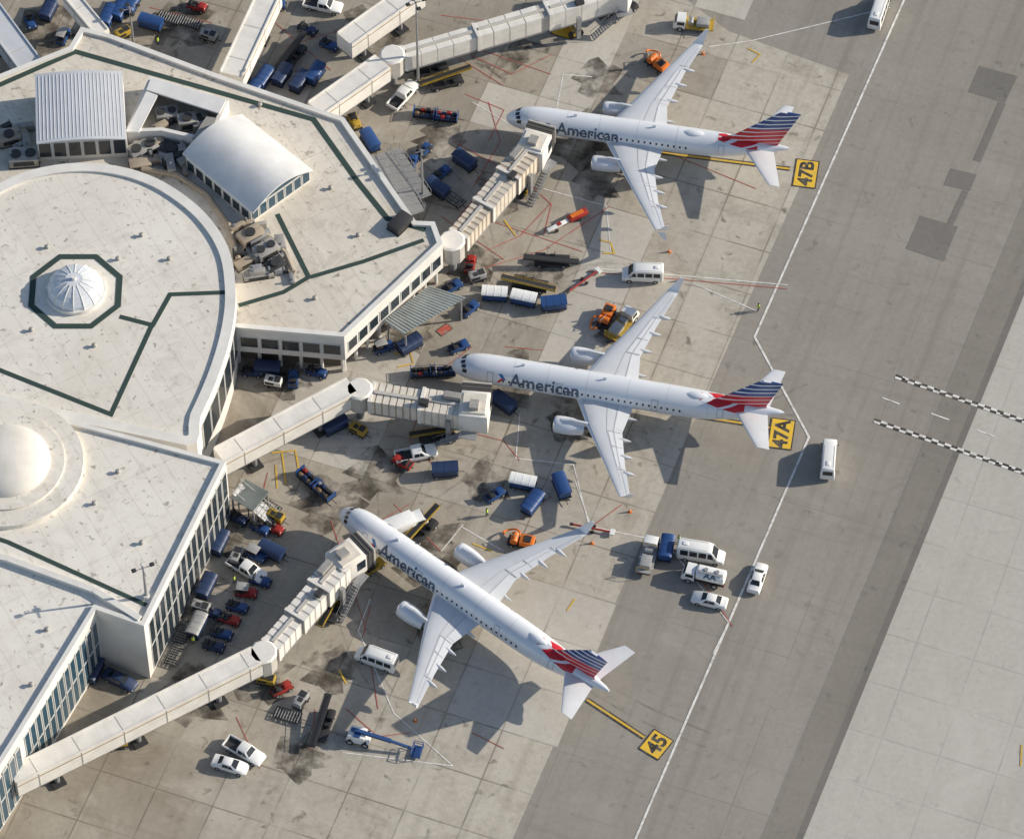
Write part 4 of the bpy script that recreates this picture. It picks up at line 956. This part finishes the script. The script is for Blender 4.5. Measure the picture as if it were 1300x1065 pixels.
def mk_lift():
    r=thing('boom_lift','','lift')
    MB().box(-1.5,1.5,-.95,.95,.5,.95,W).build('chassis',r,bevel=.06);MB().box(-1.3,.9,-.85,.85,.953,1.8,W).build('turret',r,bevel=.1)
    MB().box(-.5,.3,-.86,-.1,1.803,1.95,BL).build('engine_cover',r)
    MB().loft([[(x,-.22,z),(x,.22,z),(x,.22,z+.42),(x,-.22,z+.42)] for x,z in((-1.,2.),(4.2,1.3))],BL).build('boom',r)
    MB().loft([[(x,-.15,z),(x,.15,z),(x,.15,z+.3),(x,-.15,z+.3)] for x,z in((4.1,1.35),(7.0,.75))],BL).build('jib',r)
    mb=MB().box(7.0,8.2,-.9,.9,.3,.4,BL)
    for z in(.9,1.4):
        for a,b in(((7,-.9),(8.2,-.9)),((8.2,-.9),(8.2,.9)),((8.2,.9),(7,.9)),((7,.9),(7,-.9))):mb.tube((*a,z),(*b,z),.05,BL,5)
    for a in((7,-.9),(8.2,-.9),(8.2,.9),(7,.9)):mb.tube((*a,.4),(*a,1.4),.05,BL,5)
    mb.build('basket',r);wheels4(r,-1.,1.,.85,.5,.35);return r
def mk_bar(c,big=False):
    r=thing('tow_bar','','tow bar')
    if big:
        MB().box(-3.2,.2,-.28,.28,.45,.85,W).build('bar',r,bevel=.08);MB().box(.2,3.2,-.5,.5,.4,1.1,c).build('head',r,bevel=.12)
        MB().box(.6,2.6,-.3,.3,1.103,1.2,OR).build('cover',r);MB().box(-1.6,-1.0,-.3,.3,.853,.9,c).build('band',r)
        for x in(-2.,1.7):
            for s_ in(-1,1): MB().tube((x,s_*.5-.1,.3),(x,s_*.5+.1,.3),.3,RU,12).build('wheel',r)
        return r
    MB().tube((-2.6,0,.45),(2.4,0,.45),.14,c,8).build('bar',r);MB().box(2.4,3.0,-.45,.45,.3,.6,W).build('head',r);MB().tube((-2.6,0,.45),(-3.0,0,.45),.2,DK,10).build('tow_eye',r)
    for s_ in(-1,1):MB().tube((.1,s_*.5-.08,.3),(.1,s_*.5+.08,.3),.3,RU,12).build('wheel',r)
    MB().tube((.1,-.5,.3),(.1,.5,.3),.06,DK,6).build('axle',r);return r
def mk_cone():
    r=thing('traffic_cone','','cone');MB().box(-.24,.24,-.24,.24,0,.05,OR).build('base',r);MB().tube((0,0,.05),(0,0,.8),.18,OR,12,.04).build('body',r,smooth=60);MB().tube((0,0,.4),(0,0,.55),.123,LT,12,.09,False).build('reflective_band',r);return r
MK={'van':lambda:mk_van(W),'vanl':lambda:mk_van(W,6.2,2.75),'car':lambda:mk_car(W),'dcar':lambda:mk_car(NV),'pick':lambda:mk_pickup(W),'truckw':lambda:mk_truck(W,W),'truckf':lambda:mk_truck(W,GY,'flat'),'tank':lambda:mk_truck(W,W,'tank'),'trucky':lambda:mk_truck(W,YE,'flat'),
 'tugb':lambda:mk_tug(BL),'tugr':lambda:mk_tug(RD),'tugbc':lambda:mk_tug(BL,True),'tugw':lambda:mk_tug(W,True),'tugn':lambda:mk_tug(NV),'tugrc':lambda:mk_tug(RD,True),'tugy':lambda:mk_tug(YE),
 'cartb':lambda:mk_cart(BL,BL),'cartw':lambda:mk_cart(BL,W),'carto':lambda:mk_cart(BL,BL,True),'cartn':lambda:mk_cart(NV,NV),'cartg':lambda:mk_cart(NV,GY),'dolly':mk_dolly,
 'belty':lambda:mk_belt(DK,YE),'beltk':lambda:mk_belt(DK,DK),'hyd':mk_hydrant,'gpu':lambda:mk_gpu(GY),'gpuy':lambda:mk_gpu(YE),'gpuw':lambda:mk_gpu(W),'lift':mk_lift,'bar':lambda:mk_bar(RD),'bigbar':lambda:mk_bar(RD,True),'cone':mk_cone}
GRP={'tug':'baggage tugs on the apron','cart':'baggage carts on the apron','belt loader':'belt loaders on the apron','van':'white vans on the apron','car':'cars parked on the apron','cone':'traffic cones by the aircraft','truck':'service trucks on the apron','generator':'ground power units','tow bar':'tow bars on the apron','dolly':'empty dollies on the apron'}
protos={}
def place(kind,px,py,dx,dy,label,h=.9):
    if kind not in protos: r=MK[kind]();protos[kind]=r
    else: r=copytree(protos[kind])
    c=P(px,py,h);r.location=(c.x,c.y,0);r.rotation_euler.z=hd(px,py,dx,dy);r['label']=label;g=GRP.get(r['category'])
    if g:r['group']=g
    return r
V=[('vanl',1116,15,10,-30,'white van at the top right corner of the picture'),('vanl',1052,582,3,-40,'white van driving alone on the taxilane right of stand 47A'),('van',816,348,-30,-1,'white van between the top and middle aircraft wings'),
('van',478,836,-30,-11,'white van left of the lowest aircraft engine'),('vanl',890,703,30,5,'white van topmost in the cluster right of the lowest aircraft'),('tank',893,731,-30,-7,'white tanker truck lettered AA in the vehicle cluster'),
('car',901,760,-30,-7,'white car lowest in the vehicle cluster'),('car',962,732,10,-30,'white car at the right side of the vehicle cluster'),('truckf',823,704,8,-30,'white flatbed truck at left of the vehicle cluster'),('cartb',846,697,6,-30,'blue covered cart behind the white flatbed truck'),
('pick',310,952,30,17,'white pickup truck at the bottom left near the walkway'),('car',292,969,30,9,'white car just below the white pickup truck'),
('trucky',880,30,-30,-3,'white and yellow hydrant truck near the top aircraft wingtip'),('hyd',834,80,20,14,'orange hydrant cart beside the topmost aircraft wing'),('hyd',770,401,10,-20,'orange hydrant cart above the middle aircraft wing'),('trucky',790,411,20,-24,'small yellow decked truck beside the orange hydrant cart'),('hyd',662,686,20,4,'orange hydrant cart beside the lowest aircraft wing'),
('pick',512,120,20,-22,'white pickup below the top jet bridge rotunda'),('carto',540,143,30,4,'open blue cart with bags, left of a pair under the top walkway'),('carto',566,147,30,4,'open blue cart with bags, right of a pair under the top walkway'),
('belty',567,102,30,-8,'black belt loader with yellow rails below the top jet bridge'),('beltk',548,86,30,-8,'black belt loader directly under the top jet bridge'),('beltk',790,12,30,-18,'black belt loader at the top edge centre'),
('tugb',537,190,20,-20,'blue tug by the light pole right of the steel ramp'),('tugb',560,218,20,-14,'blue tug right of the light pole'),('cartn',556,240,20,14,'navy covered cart below the light pole'),('tugb',522,205,10,-20,'blue tug on the steel ramp side of the light pole'),
('bigbar',720,279,30,-15,'long white and red tow bar between the top aircraft and its jet bridge'),('tugr',597,334,4,-20,'red tug at foot of the 47B jet bridge'),('gpu',606,350,20,-6,'grey power unit beside the red tug at the 47B bridge'),
('beltk',700,329,-30,-1,'black belt loader, upper of two between the aircraft'),('belty',672,359,-30,-5,'black and yellow belt loader, lower of two between the aircraft'),('bar',741,354,20,-14,'red tow bar right of the two black belt loaders'),
('cartw',628,374,30,2,'blue cart with white roof, leftmost of the row above the middle aircraft'),('cartw',665,380,30,6,'blue cart with white roof, middle of the row above the middle aircraft'),('cartb',703,386,30,-3,'all blue cart at right of the row above the middle aircraft'),
('tugb',596,390,20,-16,'blue tug right of the corrugated canopy'),('tugb',582,438,30,-12,'blue tug above the middle aircraft nose'),('tugbc',487,439,20,-6,'blue tug with grey canopy under the terminal east wall'),
('carto',537,471,30,-2,'open blue cart, left of the pair above the 47A bridge'),('carto',562,470,30,-2,'open blue cart, right of the pair above the 47A bridge'),
('tugb',372,480,1,-20,'blue tug standing end on below the terminal south wall'),('tugb',402,470,20,6,'blue tug at right below the terminal south wall'),('tugn',320,470,20,2,'navy tug at left below the terminal south wall'),('gpuw',347,484,20,4,'white power unit below the terminal south wall'),('cartn',340,468,20,2,'navy cart tucked under the terminal south wall'),
('carto',392,606,20,17,'open blue cart with bags below the 47A walkway, upper left of pair'),('carto',410,622,20,17,'open blue cart with bags below the 47A walkway, lower right of pair'),
('pick',528,575,20,-4,'white pickup below the 47A jet bridge'),('tugr',511,585,-20,-10,'red tug beside the white pickup below the 47A bridge'),('cartn',565,597,30,-2,'navy cart right of the red tug below the 47A bridge'),('belty',556,553,30,-3,'black and yellow belt loader along the 47A jet bridge'),('gpuy',455,545,20,10,'yellow power unit under the 47A jet bridge'),
('tugb',628,626,20,-12,'blue tug, leftmost of the group under the middle aircraft'),('cartw',664,613,30,6,'white roofed blue cart in the group under the middle aircraft'),('cartb',676,639,20,-26,'blue covered cart lowest of the group under the middle aircraft'),('cartb',713,618,8,20,'blue covered cart rightmost of the group under the middle aircraft'),
('truckw',516,666,30,-12,'white box truck at the nose of the lowest aircraft'),('belty',536,672,20,-20,'belt loader with yellow rails behind the lowest aircraft nose'),
('beltk',411,918,14,-40,'black belt loader at the bottom left of stand 45'),('lift',456,934,30,7,'white and blue boom lift with its boom lowered at the bottom'),('tugr',357,872,20,-10,'red tug below the stand 45 bridge rotunda'),('gpu',382,888,14,-20,'grey power unit right of the red tug below the stand 45 rotunda'),
('gpuy',338,862,20,4,'yellow power unit under the stand 45 bridge rotunda'),('belty',427,768,20,-34,'black and yellow belt loader along the stand 45 bridge'),
('pick',313,721,20,12,'white pickup facing the long glass wall'),('tugrc',312,750,30,4,'red tug with grey canopy below the white pickup by the glass wall'),('tugbc',325,703,20,10,'blue tug with grey canopy above the white pickup by the glass wall'),
('tugr',291,784,20,6,'open red tug near the glass wall foot, right of the navy row'),('tugb',281,802,20,6,'blue tug below the open red tug near the glass wall foot'),('tugn',271,818,20,6,'navy tug lowest in the row along the glass wall'),('tugb',301,768,20,6,'blue tug between the red tugs in the row along the glass wall'),
('tugb',330,668,20,12,'blue tug beside the steel stair ramp'),('tugr',347,668,20,10,'red tug beside the steel stair ramp'),('tugn',302,655,20,12,'navy tug by the small corrugated canopy'),('gpu',255,770,20,6,'grey power unit against the glass wall'),('cartn',262,745,10,-20,'navy cart parked along the glass wall'),
('dcar',152,861,20,10,'dark blue car in the recess by the blue glass wall'),('cartn',119,852,10,-20,'navy covered cart in the recess by the blue glass wall'),('gpuy',150,942,20,-4,'yellow power unit below the bottom walkway'),
('tugb',418,55,20,10,'blue tug left of the upper branching walkway'),('cartn',358,97,14,-20,'navy cart right of the walkway at top left of centre'),('cartn',380,105,14,-20,'navy cart beside the terminal corner walkway'),('cartb',335,100,14,-20,'blue cart nearest the roof edge under the walkway'),('tugy',450,152,10,20,'yellow tug by the terminal corner'),
('cartb',137,22,10,-20,'blue cart, left of three at the top left'),('cartb',152,14,10,-20,'blue cart, middle of three at the top left'),('cartb',167,6,10,-20,'blue cart, right of three at the top left'),('tugr',250,6,20,6,'red tug at the top edge left of the walkway'),('tugb',38,26,8,20,'blue tug at the top left corner'),('gpuy',156,42,20,-10,'yellow power unit below the three blue carts'),('pick',410,6,20,4,'white pickup at the top edge left of the jet bridges'),('tugb',350,5,20,0,'blue tug at the top edge right of the walkway'),
('bar',752,668,20,4,'red tow bar beside the lowest aircraft wingtip'),('cartn',640,512,20,14,'navy cart beside the middle aircraft nose'),('gpu',300,705,10,-20,'grey power unit left of the blue canopied tug'),
('dolly',232,800,10,-20,'empty steel dolly, upper of two at the foot of the glass wall'),('dolly',222,828,10,-20,'empty steel dolly, lower of two at the foot of the glass wall'),('cartn',278,690,10,-20,'navy cart at upper end of the glass wall row'),('tugn',268,775,20,6,'navy tug right beside the grey power unit at the glass wall'),('tugb',330,735,20,6,'blue tug right of the white pickup by the glass wall'),('cartg',250,795,10,-20,'grey roofed cart along the glass wall'),('dolly',340,640,20,12,'empty steel dolly below the small corrugated canopy'),
('dolly',215,20,20,6,'empty steel dolly at the top left, left of a pair'),('dolly',240,26,20,6,'empty steel dolly at the top left, right of a pair'),('cartn',62,14,10,-20,'navy cart at the top edge beside the narrow walkway'),('tugbc',80,45,10,-20,'blue tug with grey canopy near the roof peak'),('cartb',192,30,20,6,'blue cart left of the two empty dollies at the top'),('gpu',265,45,20,6,'grey power unit left of the walkway at the top'),('cartb',320,118,14,-20,'blue cart against the terminal roof edge at the top'),('beltk',372,70,20,-24,'black belt loader between the two top walkways'),('tugn',390,35,20,10,'navy tug between the two top walkways'),('cartb',400,95,14,-20,'blue cart beside the belt loader between the top walkways'),
('cartb',470,180,10,16,'blue covered cart against the terminal north east wall'),('cartn',590,205,20,14,'navy cart left of the 47B jet bridge'),('dolly',575,250,20,14,'empty steel dolly left of the 47B jet bridge'),('tugb',574,362,20,-10,'blue tug above the corrugated canopy'),('cartn',520,438,20,-12,'navy cart below the corrugated canopy'),
('cartn',425,540,20,-10,'navy cart under the 47A walkway'),('tugb',390,535,20,-10,'blue tug under the 47A walkway'),('gpuy',350,655,20,10,'yellow power unit beside the steel stair ramp'),
('tugy',475,717,20,-14,'yellow tug under the lowest aircraft nose'),('dolly',365,905,20,6,'empty steel dolly below the red tug of stand 45'),('cartn',345,700,20,10,'navy cart right of the blue canopied tug'),('cartn',250,870,20,-8,'navy cart behind the stand 45 walkway'),
('cone',893,64,1,0,'orange traffic cone by the topmost aircraft wingtip'),('cone',752,685,1,0,'orange traffic cone by the lowest aircraft wingtip'),('cone',862,352,1,0,'orange traffic cone by the middle aircraft upper wingtip'),('cone',800,645,1,0,'orange traffic cone by the middle aircraft lower wingtip'),('cone',850,315,1,0,'orange traffic cone by the topmost aircraft lower wingtip'),('cone',527,910,1,0,'orange traffic cone by the lowest aircraft left wingtip')]
for v in V: place(*v)
bagm=[DK,TAN,NV,DK,NV,GY,RD]
def bag(loc,rz,l,w,h,m,label,grp):
    t=thing('suitcase',label,'suitcase',loc,rz,grp);MB().box(-l/2,l/2,-w/2,w/2,0,h,m).build('shell',t,bevel=.04);MB().tube((-.12,0,h+.03),(.12,0,h+.03),.025,DK,5).build('handle',t)
for (px,py,dx,dy,nm) in ((540,143,30,4,'left open cart under the top walkway'),(566,147,30,4,'right open cart under the top walkway'),(537,471,30,-2,'left open cart above the 47A bridge'),(562,470,30,-2,'right open cart above the 47A bridge'),(392,606,20,17,'upper left open cart below the 47A walkway'),(410,622,20,17,'lower right open cart below the 47A walkway')):
    c=P(px,py,.9);a=hd(px,py,dx,dy);ca,sa=math.cos(a),math.sin(a)
    for i,x in enumerate((-1.1,-.35,.4,1.15)):
        for y in(-.38,.38):
            m=random.choice(bagm);bag((c.x+ca*x-sa*y,c.y+sa*x+ca*y,.562),a+random.uniform(-.1,.1),.6,.42,random.uniform(.35,.75),m,'suitcase lying on the '+nm,'suitcases on the '+nm)
# ------------------------------------------------------------------ people
def person_mat():
    n=N('worker_cloth');o=n.obj();z=n.dot(o,(0,0,1))
    c=n.mix(n.ma('GREATER_THAN',z,1.5),(.03,.045,.08),(.42,.26,.18));return n.out(c,.8)
m_per=person_mat();m_vest=M('safety_vest',(.55,.75,.05),.7,0,.1);m_hair=M('dark_hair',(.02,.015,.01),.8,0,0)
def mk_person():
    r=thing('person','','person')
    vs=[(0,0,.95),(0,0,1.15),(0,0,1.36),(.0,0,1.5),(.01,0,1.6),(.02,0,1.7),(.115,0,1.63)];rad=[.15,.14,.16,.06,.085,.08,.018];ed=[(0,1),(1,2),(2,3),(3,4),(4,5),(4,6)]
    for s_ in(-1,1):
        b=len(vs);vs+=[(0,s_*.1,.88),(.08*s_,s_*.11,.48),(.0+.1*s_,s_*.11,.09),(.18+.1*s_,s_*.12,.04)];rad+=[.1,.07,.05,.04];ed+=[(0,b),(b,b+1),(b+1,b+2),(b+2,b+3)]
        b=len(vs);vs+=[(0,s_*.19,1.4),(-.05*s_,s_*.26,1.13),(.06,s_*.27,.88),(.1,s_*.27,.8)];rad+=[.06,.048,.036,.03];ed+=[(2,b),(b,b+1),(b+1,b+2),(b+2,b+3)]
        h=b+3
        for k in range(4):
            j=len(vs);vs.append((.08+.022*k,s_*.275,.71+.006*abs(k-1.5)));rad.append(.009);ed.append((h,j))
        j=len(vs);vs.append((.15,s_*.25,.77));rad.append(.01);ed.append((h,j))
    me=bpy.data.meshes.new('body');me.from_pydata(vs,ed,[]);me.materials.append(m_per)
    o=bpy.data.objects.new('body',me);COL.objects.link(o);o.parent=r
    o.modifiers.new('s','SKIN')
    if not me.skin_vertices: me.skin_vertices.new()
    for i,sv in enumerate(me.skin_vertices[0].data): sv.radius=(rad[i],rad[i]);sv.use_root=(i==0)
    o.modifiers.new('d','SUBSURF').levels=1
    MB().loft([[(math.cos(2*math.pi*k/14)*a,math.sin(2*math.pi*k/14)*b,z) for k in range(14)] for z,a,b in((.92,.18,.2),(1.15,.17,.2),(1.36,.17,.22),(1.46,.1,.15))],m_vest,False,False).build('vest',r,smooth=60)
    MB().loft([[(math.cos(2*math.pi*k/12)*a+.01,math.sin(2*math.pi*k/12)*a,z) for k in range(12)] for z,a in((1.68,.115),(1.74,.1),(1.79,.05),(1.8,.01))],m_hair,False,True).build('cap',r,smooth=60)
    return r
pp=None
for px,py,dx,dy,lb in ((963,390,-20,4,'person in yellow safety vest on the taxilane edge right of the middle aircraft'),(618,650,20,4,'person in yellow safety vest beside the blue tug under the middle aircraft'),(862,684,-20,4,'person in yellow safety vest above the vehicle cluster'),(297,735,20,8,'person in yellow safety vest among the tugs by the glass wall'),(245,812,10,-20,'person in yellow safety vest near the foot of the glass wall'),(200,52,20,4,'person in yellow safety vest at the top left beside the roof')):
    if pp is None: pp=mk_person();o=pp
    else:o=copytree(pp)
    c=P(px,py,.9);o.location=(c.x,c.y,0.0);o.rotation_euler.z=hd(px,py,dx,dy);tag(o,lb,'person','ground crew in safety vests')
# ------------------------------------------------------------------ camera and light
cd=bpy.data.cameras.new('camera');cam=bpy.data.objects.new('camera',cd);COL.objects.link(cam)
cam.location=CAM;cam.rotation_euler=(R(90)-EL,0,0);cd.sensor_width=36;cd.lens=F/1300*36;cd.clip_start=5;cd.clip_end=6000;S.camera=cam
w=bpy.data.worlds.new('World');S.world=w;w.use_nodes=True;nt=w.node_tree
sk=nt.nodes.new('ShaderNodeTexSky');sk.sky_type='NISHITA';sk.sun_disc=False;sk.sun_elevation=SUN_EL;sk.sun_rotation=R(90)-SUN_AZ
nt.links.new(sk.outputs[0],nt.nodes['Background'].inputs[0]);nt.nodes['Background'].inputs[1].default_value=.125
sl=bpy.data.lights.new('sun','SUN');sl.energy=5.;sl.angle=R(.5);sl.color=(1.,.92,.785);so=bpy.data.objects.new('sun',sl);COL.objects.link(so)
dv=Vector((math.cos(SUN_EL)*math.cos(SUN_AZ),math.cos(SUN_EL)*math.sin(SUN_AZ),math.sin(SUN_EL)));so.rotation_euler=dv.to_track_quat('Z','Y').to_euler()
S.view_settings.view_transform='Standard';S.view_settings.look='None';S.view_settings.exposure=0
